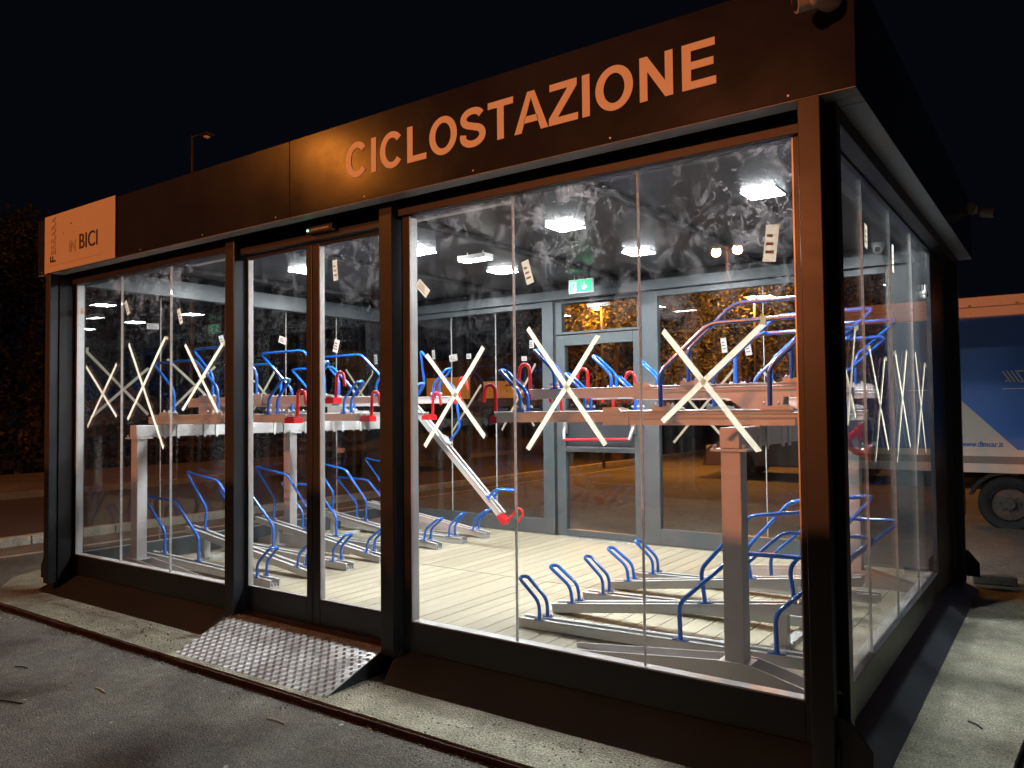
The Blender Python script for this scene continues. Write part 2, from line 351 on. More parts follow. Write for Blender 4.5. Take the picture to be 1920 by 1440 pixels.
# glazed frames -----------------------------------------------------
def pane(name, x0, x1, y0, y1, z0, z1, m, parent):
    q = MB().box(x0,x1,y0,y1,z0,z1); return q.build(name, m, parent)
def front_frame(xa, xb, n, gm, so, si, side_joints=None):
    """fixed window: xa..xb clear glass width; so / si outer widths of the left and right stiles"""
    q = MB(); q.box(xa-so, xa, -.004,.06,-.165,2.375); q.box(xb, xb+si, -.004,.06,-.165,2.375)
    q.box(xa+.0006, xb-.0006, -.003,.06,-.165,-.002); q.box(xa+.0006, xb-.0006, -.003,.06,2.30,2.375)
    fr = q.build('window_frame', ANT, B, bevel=.003)
    q = MB(); q.box(xa,xa+.006,-.001,.058,.0,2.299); q.box(xb-.006,xb,-.001,.058,.0,2.299); q.box(xa+.007,xb-.007,-.001,.058,-.0015,.006)
    q.build('glazing_bead', STP, fr)
    w = (xb-xa)/n
    for i in range(n):
        pane('glass_pane', xa+i*w+.003, xa+(i+1)*w-.003, .012, .022, .004, 2.298, gm, fr)
        if i:
            MB().box(xa+i*w-.0028, xa+i*w+.0028, .009,.025,.007,2.297).build('sealant_joint', SIL, fr)
    return fr
front_frame(X0, X1, 3, G1, .06, .06)
front_frame(X2, X3, 3, G2, .06, .05)
# door posts
for xa, xb in ((2.262,2.362),(3.735,3.835)):
    q = MB(); q.box(xa,xb,-.075,.055,-.19,2.374); q.build('door_post', ANT, B, bevel=.004)
# door head and threshold
member('door_head', [(2.364,3.733,-.03,.075,2.262,2.374)], ANT)
member('threshold', [(2.364,3.733,-.035,.055,-.215,-.158)], COPR, .002)
# sliding doors
def sdoor(x0, x1, gx0, gx1):
    q = MB(); q.box(x0,gx0,.02,.062,-.152,2.258); q.box(gx1,x1,.02,.062,-.152,2.258)
    q.box(gx0+.0006,gx1-.0006,.021,.062,-.152,.015); q.box(gx0+.0006,gx1-.0006,.021,.062,2.235,2.258)
    d = q.build('sliding_door', ANT, B, bevel=.006)
    MB().box(gx0,gx0+.005,.023,.060,.016,2.234).build('glazing_bead', STP, d)
    pane('glass_pane', gx0+.006, gx1-.001, .038, .046, .016, 2.234, G1, d)
    MB().box(gx0+.006, gx1-.001, .023, .036, .0155, .020).build('glazing_bead', STP, d)
sdoor(2.366,3.043,2.385,2.986); sdoor(3.047,3.732,3.112,3.655)
# corner posts: front leg, side leg and flared steel foot
def corner(sx, sy, cx, cy):
    """cx,cy: glass corner; sx,sy outward signs"""
    q = MB()
    def bx(a0,a1,b0,b1,z0,z1): 
        xs_ = sorted((cx+sx*a0, cx+sx*a1)); ys_ = sorted((cy+sy*b0, cy+sy*b1)); q.box(xs_[0],xs_[1],ys_[0],ys_[1],z0,z1)
    bx(-.018,.066,.130,.198,-.22,2.374)
    bx(.030,.100,.026,.092,-.22,2.374)
    post = q.build('corner_post', ANT, B, bevel=.004)
    q = MB(); bx(-.030,.045,-.02,.125,-.25,2.372); q.build('shadow_gap_core', BLK, post)
    q = MB()
    pts = [(.05,.03),(.112,.01),(.185,-.085),(.185,-.19),(.10,-.19),(.05,-.06)]
    poly = [(cx+sx*a, z) for a, z in pts]; ya, yb = sorted((cy+sy*.150, cy+sy*.162)); q.prism(poly, ya, yb, 'y')
    poly = [(cy+sy*a, z) for a, z in pts]; xa, xb = sorted((cx+sx*.068, cx+sx*.080)); q.prism(poly, xa, xb, 'x')
    q.build('foot_plate', ANT, post, bevel=.002)
    q = MB(); q.cyl((cx+sx*.06, cy+sy*.112, .1), .006, .02, 'x'); q.build('bolt', STL, post)
corner(1,-1,6.14,.0); corner(-1,-1,-.02,.0); corner(1,1,6.14,3.87); corner(-1,1,-.08,3.87)
# skirts: sloping sheet at the foot
def skirt(poly, a, b, axis): MB().prism(poly, a, b, axis).build('skirt_panel', ANT, B, bevel=.003)
def skirt_hex(top0, top1, bot0, bot1):   # mitred ends
    (a,b,z),(c,d,_) = top0, top1; q = MB(); t = .012
    vs = [bot0, bot1, top1, top0]
    nv = (Vector(bot1)-Vector(bot0)).cross(Vector(top0)-Vector(bot0)).normalized()*t
    q.add(vs+[tuple(Vector(v)-nv) for v in vs], [(0,1,2,3),(7,6,5,4),(0,4,5,1),(1,5,6,2),(2,6,7,3),(3,7,4,0)])
    q.build('skirt_panel', SKM, B)
skirt_hex((-.02,-.006,-.165),(2.30,-.006,-.165),(-.18,-.185,-.298),(2.165,-.185,-.298))
skirt_hex((3.80,-.006,-.165),(6.10,-.006,-.165),(3.86,-.185,-.298),(6.25,-.185,-.298))
skirt_hex((6.15,.0,-.165),(6.15,3.87,-.165),(6.315,-.165,-.298),(6.315,4.04,-.298))
skirt_hex((-.09,3.87,-.165),(-.09,.0,-.165),(-.25,4.04,-.298),(-.25,-.165,-.298))
q = MB(); q.add([(2.30,-.006,-.165),(2.165,-.185,-.298),(2.30,-.03,-.298)],[(0,1,2)]); q.add([(3.80,-.006,-.165),(3.86,-.185,-.298),(3.80,-.03,-.298)],[(0,2,1)]); q.build('skirt_return', SKM, B)
member('plinth', [(-.02,2.33,-.004,.03,-.298,-.168),(3.77,6.13,-.004,.03,-.298,-.168)], BLK, 0)
member('plinth', [(6.13,6.145,.03,3.9,-.298,-.168)], BLK, 0)
# side windows
def side_frame(xw, ys0, ys1, n, gm, s):
    a, b = (xw-.06, xw+.02) if s > 0 else (xw-.02, xw+.06)
    q = MB(); q.box(a,b,.03,ys0,-.165,2.31); q.box(a,b,ys1,3.83,-.165,2.31); q.box(a+.001,b-.001,ys0+.0006,ys1-.0006,-.165,-.002); q.box(a+.001,b-.001,ys0+.0006,ys1-.0006,2.298,2.31)
    fr = q.build('window_frame', ANTI if s < 0 else ANT, B, bevel=.003)
    w = (ys1-ys0)/n
    for i in range(n):
        pane('glass_pane', xw-.005, xw+.005, ys0+i*w+.003, ys0+(i+1)*w-.003, -.001, 2.297, gm, fr)
        if i: MB().box(xw-.0056, xw+.0056, ys0+i*w-.0026, ys0+i*w+.0026, .0,2.296).build('sealant_joint', SIL, fr)
    q = MB(); q.box(xw-s*.058 if s>0 else xw+.045, xw-.012 if s>0 else xw+.058, ys0+.01, ys1-.01, -.0015,.006) if s<0 else q.box(xw-.058,xw-.012,ys0+.01,ys1-.01,-.0015,.006)
    q.build('glazing_bead', STP, fr)
side_frame(6.14, .085, 3.01, 4, G4, 1)
side_frame(-.08, .10, 3.75, 5, G3, -1)
# inner skirting of the walls
member('inner_skirting', [(-.015,-.005,.10,3.80,-.160,-.010)], ANTI, 0)
# back wall -----------------------------------------------------------
def back_frame(xa, xb, outer0, outer1, n, gm, z1=2.30):
    q = MB(); q.box(outer0,xa,3.86,3.93,-.16,2.36); q.box(xb,outer1,3.86,3.93,-.16,2.36)
    q.box(xa+.0006,xb-.0006,3.861,3.93,-.16,.0); q.box(xa+.0006,xb-.0006,3.861,3.93,z1,2.359)
    fr = q.build('window_frame', ANTI, B, bevel=.003)
    w = (xb-xa)/n
    for i in range(n):
        pane('glass_pane', xa+i*w+.003, xa+(i+1)*w-.003, 3.89,3.90,.001,z1-.001,gm,fr)
        if i: MB().box(xa+i*w-.0028,xa+i*w+.0028,3.887,3.903,.001,z1-.002).build('sealant_joint', SIL, fr)
    return fr
back_frame(.30, 2.272, -.08, 2.412, 3, G3)
back_frame(3.640, 5.72, 3.47, 6.12, 2, G3)
# exit door
ED = MB()
for b in ((2.417,2.452,3.872,3.93,-.16,2.359),(3.455,3.468,3.872,3.93,-.16,2.359),(2.453,3.454,3.873,3.93,2.335,2.358)): ED.box(*b)
ED.build('door_frame', BLK, B)
q = MB(); q.box(2.454,2.53,3.852,3.92,1.985,2.333); q.box(3.42,3.453,3.852,3.92,1.985,2.333); q.box(2.531,3.419,3.853,3.92,1.985,2.012); q.box(2.531,3.419,3.853,3.92,2.318,2.333)
tf = q.build('transom_window', ANTI, B, bevel=.004); pane('glass_pane',2.532,3.418,3.885,3.893,2.013,2.317,G3,tf)
q = MB(); q.box(2.456,2.565,3.850,3.92,-.15,1.975); q.box(3.375,3.452,3.850,3.92,-.15,1.975)
q.box(2.566,3.374,3.851,3.92,1.865,1.975); q.box(2.566,3.374,3.851,3.92,1.07,1.10); q.box(2.566,3.374,3.851,3.92,.735,.79); q.box(2.566,3.374,3.851,3.92,-.15,-.085)
dr = q.build('exit_door', ANTI, B, bevel=.004)
MB().box(2.567,3.373,3.862,3.90,.791,1.069).build('door_panel', ANT, dr)
pane('glass_pane',2.567,3.373,3.885,3.893,1.101,1.864,G3,dr); pane('glass_pane',2.567,3.373,3.885,3.893,-.084,.734,G3,dr)
MB().tube([(2.60,3.775,.865),(3.36,3.775,.880)],.015,12).build('push_bar', RED, dr, smooth=True)
for sx_ in (2.575,3.375):
    q = MB(); q.tube(fillet([(sx_,3.84,1.0),(sx_,3.80,.96),(sx_+(.02 if sx_<3 else -.02),3.775,.87)],.03),.020,10); q.box(sx_-.022,sx_+.022,3.82,3.849,.93,1.05); q.build('push_bar_bracket', CHRM, dr, smooth=True)
MB().box(2.87,3.12,3.81,3.85,2.25,2.285).build('door_closer', WHT, tf)
q = MB(); xx = 2.46
while xx < 3.44: q.box(xx,xx+.022,3.80,3.835,ZF+.0,ZF+.009); xx += .036
q.box(2.45,3.46,3.795,3.845,ZF+.0005,ZF+.004); q.build('door_sill', ALU, B)
# door operator box along the inside of the facade
member('door_operator', [(1.50,4.50,.105,.20,2.318,2.345)], WHT, .003)
# facade lettering ------------------------------------------------------
def text_mesh(s_, name, h, depth, bold=0.0, sx=1.0):
    c = bpy.data.curves.new(name, 'FONT'); c.body = s_; c.size = 1.0; c.extrude = 0; c.offset = bold; c.resolution_u = 6
    o = bpy.data.objects.new(name, c); COL.objects.link(o); bpy.context.view_layer.update()
    me = bpy.data.meshes.new_from_object(o.evaluated_get(bpy.context.evaluated_depsgraph_get())); bpy.data.objects.remove(o)
    xs_ = [v.co.x for v in me.vertices]; ys_ = [v.co.y for v in me.vertices]
    k = h/.73
    for v in me.vertices: v.co = ((v.co.x-min(xs_))*k*sx, v.co.y*k, 0)
    me.name = name; w = (max(xs_)-min(xs_))*k*sx
    return me, w
def put_text(chars_x, z, me_h, y, m, parent, name='letter', bold=.02, sx=1.0, nrm='y', depth=.003):
    pass

CH, ST, BR = .716, .148, .122
def ring(cx, cy, rx, ry, tx, ty, a0, a1, n=40):
    """elliptical stroke from angle a0 to a1 (degrees), outer radii rx, ry"""
    o = [(cx+rx*math.cos(math.radians(a0+(a1-a0)*k/n)), cy+ry*math.sin(math.radians(a0+(a1-a0)*k/n))) for k in range(n+1)]
    i = [(cx+(rx-tx)*math.cos(math.radians(a0+(a1-a0)*k/n)), cy+(ry-ty)*math.sin(math.radians(a0+(a1-a0)*k/n))) for k in range(n+1)]
    return [[o[k], o[k+1], i[k+1], i[k]] for k in range(n)]
def rect(x0, x1, y0, y1): return [[(x0,y0),(x1,y0),(x1,y1),(x0,y1)]]
def s_glyph():
    pts = []
    w = .125
    for k in range(15):      # upper bowl, from the right terminal over the top to the middle
        a = math.radians(18+(252-18)*k/14); pts.append((.328+.215*math.cos(a), .530+.137*math.sin(a)))
    for k in range(17):      # lower bowl
        a = math.radians(76-(76+196-0)*k/16); pts.append((.332+.232*math.cos(a), .205+.157*math.sin(a)))
    pts = [p for i, p in enumerate(pts) if i not in (14,)]
    out = []
    L = []
    for i, p in enumerate(pts):
        q0 = pts[max(0,i-1)]; q1 = pts[min(len(pts)-1,i+1)]; dx, dy = q1[0]-q0[0], q1[1]-q0[1]; l_ = math.hypot(dx,dy)
        nx, ny = -dy/l_, dx/l_; ww = w/2*(1.0+.18*abs(nx)); L.append(((p[0]+nx*ww,p[1]+ny*ww),(p[0]-nx*ww,p[1]-ny*ww)))
    return [[L[i][0], L[i+1][0], L[i+1][1], L[i][1]] for i in range(len(L)-1)]
GL = {'C':(.722, ring(.373,CH/2,.330,.372,.150,.125,40,320)), 'O':(.778, ring(.389,CH/2,.346,.372,.152,.125,0,360,48)),
 'I':(.278, rect(.067,.213,0,CH)), 'L':(.611, rect(.073,.219,0,CH)+rect(.219,.575,0,BR)),
 'S':(.667, s_glyph()), 'T':(.611, rect(.021,.590,CH-BR,CH)+rect(.232,.380,0,CH-BR)),
 'A':(.722, [[(0,0),(.155,0),(.361,.600),(.285,CH)],[(.285,CH),(.361,.600),(.437,CH)],[(.437,CH),(.361,.600),(.563,0),(.718,0)]]+[[(.200,.163),(.522,.163),(.482,.283),(.238,.283)]]),
 'Z':(.611, rect(.030,.575,CH-BR,CH)+rect(.010,.594,0,BR)+[[(.010,BR),(.195,BR),(.575,CH-BR),(.392,CH-BR)]]),
 'N':(.722, rect(.074,.209,0,CH)+rect(.512,.645,0,CH)+[[(.209,CH),(.209,.467),(.512,0),(.512,.255)]]),
 'E':(.667, rect(.073,.220,0,CH)+rect(.220,.617,0,BR)+rect(.220,.605,CH-BR,CH)+rect(.220,.580,.305,.425))}
EM = .2725; xx = 3.592; LM = {}
for ch in 'CICLOSTAZIONE':
    adv, polys = GL[ch]
    if ch not in LM:
        q = MB()
        for p in polys: q.prism([(a_*EM, b_*EM) for a_, b_ in p], -.0024, 0, 'y')
        LM[ch] = q.mesh('letter')
    o = link('letter', LM[ch], LET, B); o.location = (xx, FY0-.0005, 2.518)
    o['label'] = 'orange lit capital letter %s of the facade lettering' % ch
    xx += adv*EM
for xs_ in [-.15+.78*k for k in range(9)]:
    MB().cyl((xs_, FY0-.0012, 2.395), .0045, .003, 'y', 10).build('screw', STL, B)
# ------------------------------------------------------------------ sign panel on the fascia
sg = thing('sign_panel', 'orange lit white sign with BICI at the left end of the fascia', 'sign', (-.07,-.215,2.375))
MB().box(0,1.145,0,.012,.0,.478).build('panel', SIGN, sg, bevel=.001)
def sgtext(s_, x, z, h, m, rot=0, sx=1.0, bold=0.0):
    me, w = text_mesh(s_, 'lettering', h, 0, bold, sx); o = link('lettering', me, m, sg); o.rotation_euler = (math.pi/2, rot, 0); o.location = (x,-.003,z)
    sd = o.modifiers.new('thickness','SOLIDIFY'); sd.thickness = .002; sd.offset = 0; return w
sgtext('BICI', .60, .135, .128, INK, sx=1.0); sgtext('IN', .435, .128, .10, INKF, sx=.8)
sgtext('F', .20, .082, .10, INK, rot=-math.pi/2); sgtext('ERRARA', .20, .145, .085, INKF, rot=-math.pi/2, sx=.75)
q = MB(); q.cyl((.455,-.001,.365),.007,.004,'y',8); q.build('spot', INK, sg)
q = MB(); q.cyl((.33,-.001,.30),.006,.004,'y',8); q.cyl((.50,-.001,.285),.005,.004,'y',8); q.box(.05,.95,-.002,.0,.052,.055); q.build('faded_line', INKF, sg)
# ------------------------------------------------------------------ sensor over the door
t = thing('door_sensor', 'black door sensor with a small green light above the sliding door', 'sensor', (3.12,-.075,2.312))
MB().box(-.02,.22,0,.045,-.018,.022).build('housing', BLK, t, bevel=.004); MB().sphere((0,-.002,0),.006).build('indicator', GLED, t); MB().box(.03,.19,-.003,0,-.004,.006).build('lens', CHRM, t)
# ------------------------------------------------------------------ ceiling lights
def ceil_light(x, y, lab):
    t = thing('ceiling_light', lab, 'ceiling light', (x,y,2.53), 'square LED lights on the ceiling')
    MB().box(-.112,.112,-.112,.112,-.006,0).build('housing', WHT, t, bevel=.002); MB().box(-.104,.104,-.104,.104,-.009,-.0065).build('diffuser', LED, t)
nm = ['leftmost','second from the left','third from the left','rightmost']
for j, y in enumerate((1.60,2.80)):
    for i, x in enumerate((1.07,2.52,3.97,5.42)):
        ceil_light(x, y, 'square white ceiling light, %s in the %s row' % (nm[i], ('front','rear')[j]))
t = thing('emergency_light', 'hanging oblong emergency light fitting between the square ceiling lights', 'emergency light', (3.01,1.75,2.43))
MB().box(-.14,.14,-.06,.06,-.012,.028).build('housing', WHT, t, bevel=.004); MB().box(-.135,.135,-.055,.055,-.016,-.0125).build('diffuser', LEDE, t)
MB().tube([(-.08,0,.028),(-.08,0,.06)],.006).tube([(.08,0,.028),(.08,0,.06)],.006).build('hanger', WHT, t)
# exit sign
t = thing('exit_sign', 'green emergency exit sign with running figure and down arrow, above the exit door', 'exit sign', (2.87,3.45,2.345))
MB().box(0,.275,0,.03,0,.140).build('housing', WHT, t, bevel=.003); MB().box(.010,.265,-.002,0,.010,.130).build('face', GRN, t)
q = MB(); q.box(.030,.090,-.004,-.0021,.018,.118)
q.prism([(.150,.055),(.178,.028),(.206,.055),(.206,.075),(.184,.054),(.184,.112),(.172,.112),(.172,.054),(.150,.075)],-.004,-.0021,'y'); q.build('pictogram', WHE, t)
q = MB(); q.cyl((.068,-.0055,.104),.006,.003,'y',10)
for a, b, r in (((.064,.096),(.054,.066),.006),((.054,.066),(.070,.048),.004),((.070,.048),(.066,.028),.004),((.054,.066),(.046,.044),.004),((.046,.044),(.034,.040),.004),((.064,.090),(.080,.078),.003),((.062,.092),(.046,.084),.003),((.046,.084),(.040,.070),.003)):
    q.tube([(a[0],-.0055,a[1]),(b[0],-.0055,b[1])], r, 6)
q.build('figure', GRN, t)
MB().tube([(.06,.015,.14),(.06,.015,.185)],.005).tube([(.21,.015,.14),(.21,.015,.185)],.005).build('hanger', WHT, t)

# ------------------------------------------------------------------ bicycle racks
def chan(L, w, h, z0=0, lip=.020, x0=0, t=.005):
    q = MB()
    q.box(x0,L,-w/2,w/2,z0,z0+t)
    for s in (-1,1):
        a, b = sorted((s*w/2, s*(w/2-t))); q.box(x0+.0005,L-.0005,a,b,z0+t,z0+h)
        a, b = sorted((s*(w/2+.004), s*(w/2-lip))); q.box(x0,L,a,b,z0+h,z0+h+.004)
        q.tube([(x0+.001,s*(w/2+.004),z0+h+.001),(L-.001,s*(w/2+.004),z0+h+.001)],.0052,8)
        a, b = sorted((s*.012, s*.018)); q.box(x0+.001,L-.001,a,b,z0+t,z0+h*.55)
    return q
def hoop(x, zb, lean, hgt, w=.045, hv=.11):
    pts = [(x,-w,zb),(x,-w,zb+hv),(x+lean*.88,-w*.92,zb+hv+hgt*.90)]
    for k in range(1,6):
        a = math.pi*k/6; pts.append((x+lean*(.88+.12*math.sin(a)), -w*.92*math.cos(a), zb+hv+hgt*(.90+.10*math.sin(a))))
    pts += [(x+lean*.88,w*.92,zb+hv+hgt*.90),(x,w,zb+hv),(x,w,zb)]
    P = [Vector(p) for p in pts]; out = fillet(P[:3],.045); out = out[:-1]+P[2:-2]; out += fillet(P[-3:],.045)
    return MB().tube(out,.0115,9)
def loop(xa, xb, zb, hv, dx, dz, y=-.038):
    pts = [(xa,y,zb),(xa,y,zb+hv),(xa+dx,y+.03,zb+hv+dz),(xb+dx,y+.03,zb+hv+dz),(xb,y,zb+hv),(xb,y,zb)]
    return MB().tube(fillet(pts,.05),.0128,9)
def plates(xl, z, w=.05):
    q = MB()
    for x in xl:
        for s in (-1,1):
            q.box(x-.032,x+.032,s*w-.014,s*w+.014,z,z+.005)
            q.cyl((x-.022,s*w,z+.009),.0055,.008,'z',6); q.cyl((x+.022,s*w,z+.009),.0055,.008,'z',6)
    return q
# lower tray template
m_lch = chan(1.78,.088,.056).mesh('tray'); m_lhoop = hoop(.165,.058,-.15,.135).mesh('wheel_hoop', True)
m_lloop = loop(1.08,1.60,.058,.20,.33,.29).mesh('wheel_loop', True); m_lpl = plates((.165,),.060).mesh('clamp_plate'); 
q = MB()
for x in (1.08,1.60): q.box(x-.045,x+.045,-.054,-.022,.060,.065); q.cyl((x-.032,-.038,.068),.006,.008,'z',6); q.cyl((x+.032,-.038,.068),.006,.008,'z',6)
m_llp = q.mesh('clamp_plate')
def lower_tray(parent, x, y, high, side):
    t = link('tray', m_lch, STL, parent); t.location = (x,y,ZF+.001); sl = .132 if high else .026
    t.rotation_euler = (0,-math.atan(sl),0) if side > 0 else (0,math.atan(sl),math.pi)
    if side < 0: t.rotation_euler = (0,-math.atan(sl),math.pi)
    link('wheel_hoop', m_lhoop, BLU, t); link('wheel_loop', m_lloop, BLU, t); link('clamp_plate', m_lpl, BLU, t); link('clamp_plate', m_llp, BLU, t)
    if 'm_bl' in globals(): link('bolt_heads', m_bl, ALB, t)
    return t
# upper tray templates (inner sliding channel + fixed outer rail)
m_uch = chan(1.86,.074,.060).mesh('tray'); m_uhoop = hoop(.205,.064,-.17,.15,.042,.12).mesh('wheel_hoop', True)
def upper_loop_mesh(u1,u2): return loop(u1,u2,.085,.20,.28,.25).mesh('wheel_loop', True)
m_ul = {1:upper_loop_mesh(1.155,1.76), -1:upper_loop_mesh(.985,1.64)}
def hinge_mesh(u1,u2):
    q = MB()
    for x in (u1,u2):
        for s in (-1,1):
            a,b = sorted((s*.037,s*.043)); q.prism([(x-.05,.060),(x-.05,.090),(x+.07,.090),(x+.10,.080),(x+.12,.060)],a,b,'y')
        q.box(x-.045,x+.06,-.036,.036,.084,.088); q.cyl((x-.03,-.028,.092),.007,.01,'z',6); q.cyl((x+.035,-.028,.092),.007,.01,'z',6)
    return q.mesh('hinge_plate')
def bolts_mesh(spots, z):
    q = MB()
    for x, y in spots: q.cyl((x,y,z),.0105,.012,'z',6); q.sphere((x,y,z+.006),.007,6,4)
    return q.mesh('bolt_heads', True)
m_bu = {sd: bolts_mesh([(u+d,yy) for u in us for d in (-.034,.040) for yy in (-.030,.030)]+[(.205+d,yy) for d in (-.024,.024) for yy in (-.045,.045)], .094) for sd, us in ((1,(1.155,1.76)),(-1,(.985,1.64)))}
m_bl = bolts_mesh([(u+d,-.038) for u in (1.08,1.60) for d in (-.034,.034)]+[(.165+d,yy) for d in (-.024,.024) for yy in (-.05,.05)], .068)
m_hg = {1:hinge_mesh(1.155,1.76), -1:hinge_mesh(.985,1.64)}
q = chan(1.90,.094,.058,-.012,.016,.80)
for s in (-1,1):
    a,b = sorted((s*.047,s*.053)); q.prism([(.795,-.014),(.795,.088),(.87,.088),(.905,.078),(.93,.046),(.96,.040),(.96,-.014)],a,b,'y')
for s in (-1,1): q.tube([(.97,s*.055,.022),(1.89,s*.055,.022)],.0065,8); a,b = sorted((s*.048,s*.056)); q.box(.97,1.89,a,b,-.014,.018)
q.box(1.885,1.895,-.045,.045,-.01,.05); m_our = q.mesh('outer_rail')
def handle_mesh(sh):
    q = MB(); q.box(-sh,.012,-.042,.042,-.006,.034); q.box(-sh+.004,.008,-.034,.034,.034,.044)
    x = -sh+.012
    pts = [(x+.01,0,.030),(x,0,.062),(x-.004,0,.20)]
    for k in range(1,7):
        a = math.pi*k/6; pts.append((x-.004-.042*(1-math.cos(a)),0,.20+.042*math.sin(a)))
    pts.append((x-.098,0,.13)); P = fillet(pts[:3],.02)+[Vector(p) for p in pts[3:]]
    q.tube(P,.0125,10); return q.mesh('handle', True)
m_hd = {1:handle_mesh(.03), -1:handle_mesh(.10)}
m_up = plates((.205,),.062,.045).mesh('clamp_plate')
def upper_tray(parent, x, y, high, side, pulled=False):
    z = 1.106+(.15 if high else 0); rot = (0,0,0) if side > 0 else (0,0,math.pi)
    r = link('outer_rail', m_our, STL, parent); r.location = (x,y,z); r.rotation_euler = rot
    t = link('tray', m_uch, STL, parent)
    if not pulled: t.location = (x,y,z+.002); t.rotation_euler = rot
    else: t.location = (2.36,y,.135); t.rotation_euler = (0,-math.radians(43.0),math.pi); t['label'] = 'upper tray pulled out and tilted down to the floor'
    link('wheel_hoop', m_uhoop, BLU, t); link('wheel_loop', m_ul[side], BLU, t); link('hinge_plate', m_hg[side], STL, t)
    link('clamp_plate', m_up, BLU, t); link('handle', m_hd[side], RED, t); link('bolt_heads', m_bu[side], ALB, t)
    return t
def rack(side, label, posts, y0, y1, xp, lows, ups, pulled=None):
    R_ = thing('bicycle_rack', label, 'bicycle rack', (0,0,0), 'two-tier bicycle racks')
    q = MB(); q.box(xp-.05,xp+.05,y0,y1,.985,1.088); q.build('beam', STP, R_, bevel=.004)
    for y in posts:
        q = MB(); q.box(xp-.05,xp+.05,y,y+.09,-.05,.975); q.build('post', STP, R_, bevel=.004)
        q = MB(); q.box(xp-.09,xp+.09,y-.03,y+.12,.972,.984)
        for sx_ in (-1,1):
            for yy in (y-.015,y+.105): q.cyl((xp+sx_*.074,yy,.99),.009,.03,'z',6)
        q.build('head_plate', STP, R_)
        q = MB(); a, b = xp-.95*side, xp+.45*side
        for yy in (y-.030, y+.108):
            q.prism([(a,ZF+.001),(a,ZF+.035),(xp-.08*side,-.04),(xp+.08*side,-.04),(b,ZF+.035),(b,ZF+.001)], yy, yy+.010, 'y')
        q.box(min(a,b)+.01,max(a,b)-.01,y-.019,y+.107,ZF+.002,ZF+.010); q.box(xp-.079,xp+.079,y-.019,y+.107,-.052,-.046)
        q.build('foot', STP, R_)
    # floor bar and short struts under the raised lower trays
    xb = xp+.02*side
    q = MB(); ya, yb = lows[0]-.0, lows[-1]+.15; q.box(xb-.03,xb+.03,ya+.25,yb,ZF+.001,ZF+.025); q.build('floor_bar', STL, R_)
    for k, y in enumerate(lows):
        lower_tray(R_, 4.11 if side>0 else 1.91, y, k%2==1, side)
        if k%2:
            q = MB(); q.box(xb-.025,xb+.025,y-.03,y+.03,ZF+.026,.030); q.box(xb-.055,xb+.055,y-.05,y+.05,ZF+.0255,ZF+.031)
            for sx_ in (-1,1):
                for sy_ in (-1,1): q.cyl((xb+sx_*.042,y+sy_*.038,ZF+.036),.007,.012,'z',6)
            q.build('strut', STP, R_)
    for k, y in enumerate(ups):
        high = k%2==1
        upper_tray(R_, 3.94 if side>0 else 2.09, y, high, side, pulled==k)
        if high:
            q = MB()
            for yy in (y-.052,y+.046): q.prism([(xp-.26*side,1.243),(xp-.05*side,1.089),(xp+.06*side,1.089),(xp+.06*side,1.243)], yy, yy+.006, 'y')
            q.build('riser_bracket', STP, R_)
        q = MB()
        for sx_ in (-1,1):
            for yy in (y-.062,y+.062): q.box(xp+sx_*.056-.006,xp+sx_*.056+.006,yy-.014,yy+.014,.979,1.093); q.cyl((xp+sx_*.056,yy,.974),.008,.012,'z',6)
        q.build('clamp', STL, R_)
    return R_
rack(1, 'two-tier steel bicycle rack with blue wheel holders along the right wall', (.45,3.05), .44, 3.62, 5.595, [.787+.4*k for k in range(5)], [.787+.4*k for k in range(6)])
rack(-1, 'two-tier steel bicycle rack along the left wall, one upper tray pulled down', (.30,1.90,3.50), .29, 3.60, .425, [.61+.387*k for k in range(8)], [.61+.387*k for k in range(7)], 6)

# ------------------------------------------------------------------ tape crosses and stickers on the glass
RS = random.Random(21)
def strip_front(a, b, y, th=.0012, w=.030, nrm='y'):
    """wavy tape from a to b in the wall plane, torn ends"""
    v = Vector((b[0]-a[0], b[1]-a[1])); L = v.length; t = v/L; n_ = Vector((-t.y,t.x)); k = 5; top = []; bot = []
    for i in range(k+1):
        j = RS.uniform(-.0016,.0016) if 0 < i < k else 0
        e1, e2 = (RS.uniform(-.008,.008), RS.uniform(-.008,.008)) if i in (0,k) else (0,0)
        c = Vector(a)+v*(i/k)+n_*j; ww = w/2*RS.uniform(.92,1.05)
        p = c+n_*ww+t*e1; q_ = c-n_*ww+t*e2; top.append((p.x,p.y)); bot.append((q_.x,q_.y))
    return MB().prism(top+bot[::-1], y, y+th, nrm)
def cross(strips, plane, off, nrm, w, label, group, crease=None):
    c = sum((s[0][0]+s[1][0] for s in strips))/(2*len(strips)); cz = sum((s[0][1]+s[1][1] for s in strips))/(2*len(strips))
    loc = (c,plane,cz) if nrm == 'y' else (plane,c,cz)
    t = thing('tape_cross', label, 'tape', loc, group)
    for i, s in enumerate(strips):
        a = (s[0][0]-c, s[0][1]-cz); b = (s[1][0]-c, s[1][1]-cz)
        sq = strip_front(a, b, off+(.0013*i if off > 0 else -.0013*i), .0012, w, nrm); sq.f.pop(1); sq.build('tape_strip', TAPE, t)
        if RS.random() < .4:
            d_ = Vector((b[0]-a[0], b[1]-a[1])).normalized(); an = RS.choice((-1,1))*RS.uniform(.7,1.3); e_ = Vector((d_.x*math.cos(an)-d_.y*math.sin(an), d_.x*math.sin(an)+d_.y*math.cos(an)))*-RS.uniform(.03,.055)
            fo = off-.0026 if off < 0 else off+.0026; strip_front(a, (a[0]+e_.x, a[1]+e_.y), fo, .0012, w*.9, nrm).build('folded_end', TAPE, t)
GT = 'crosses of cream tape on the glass'
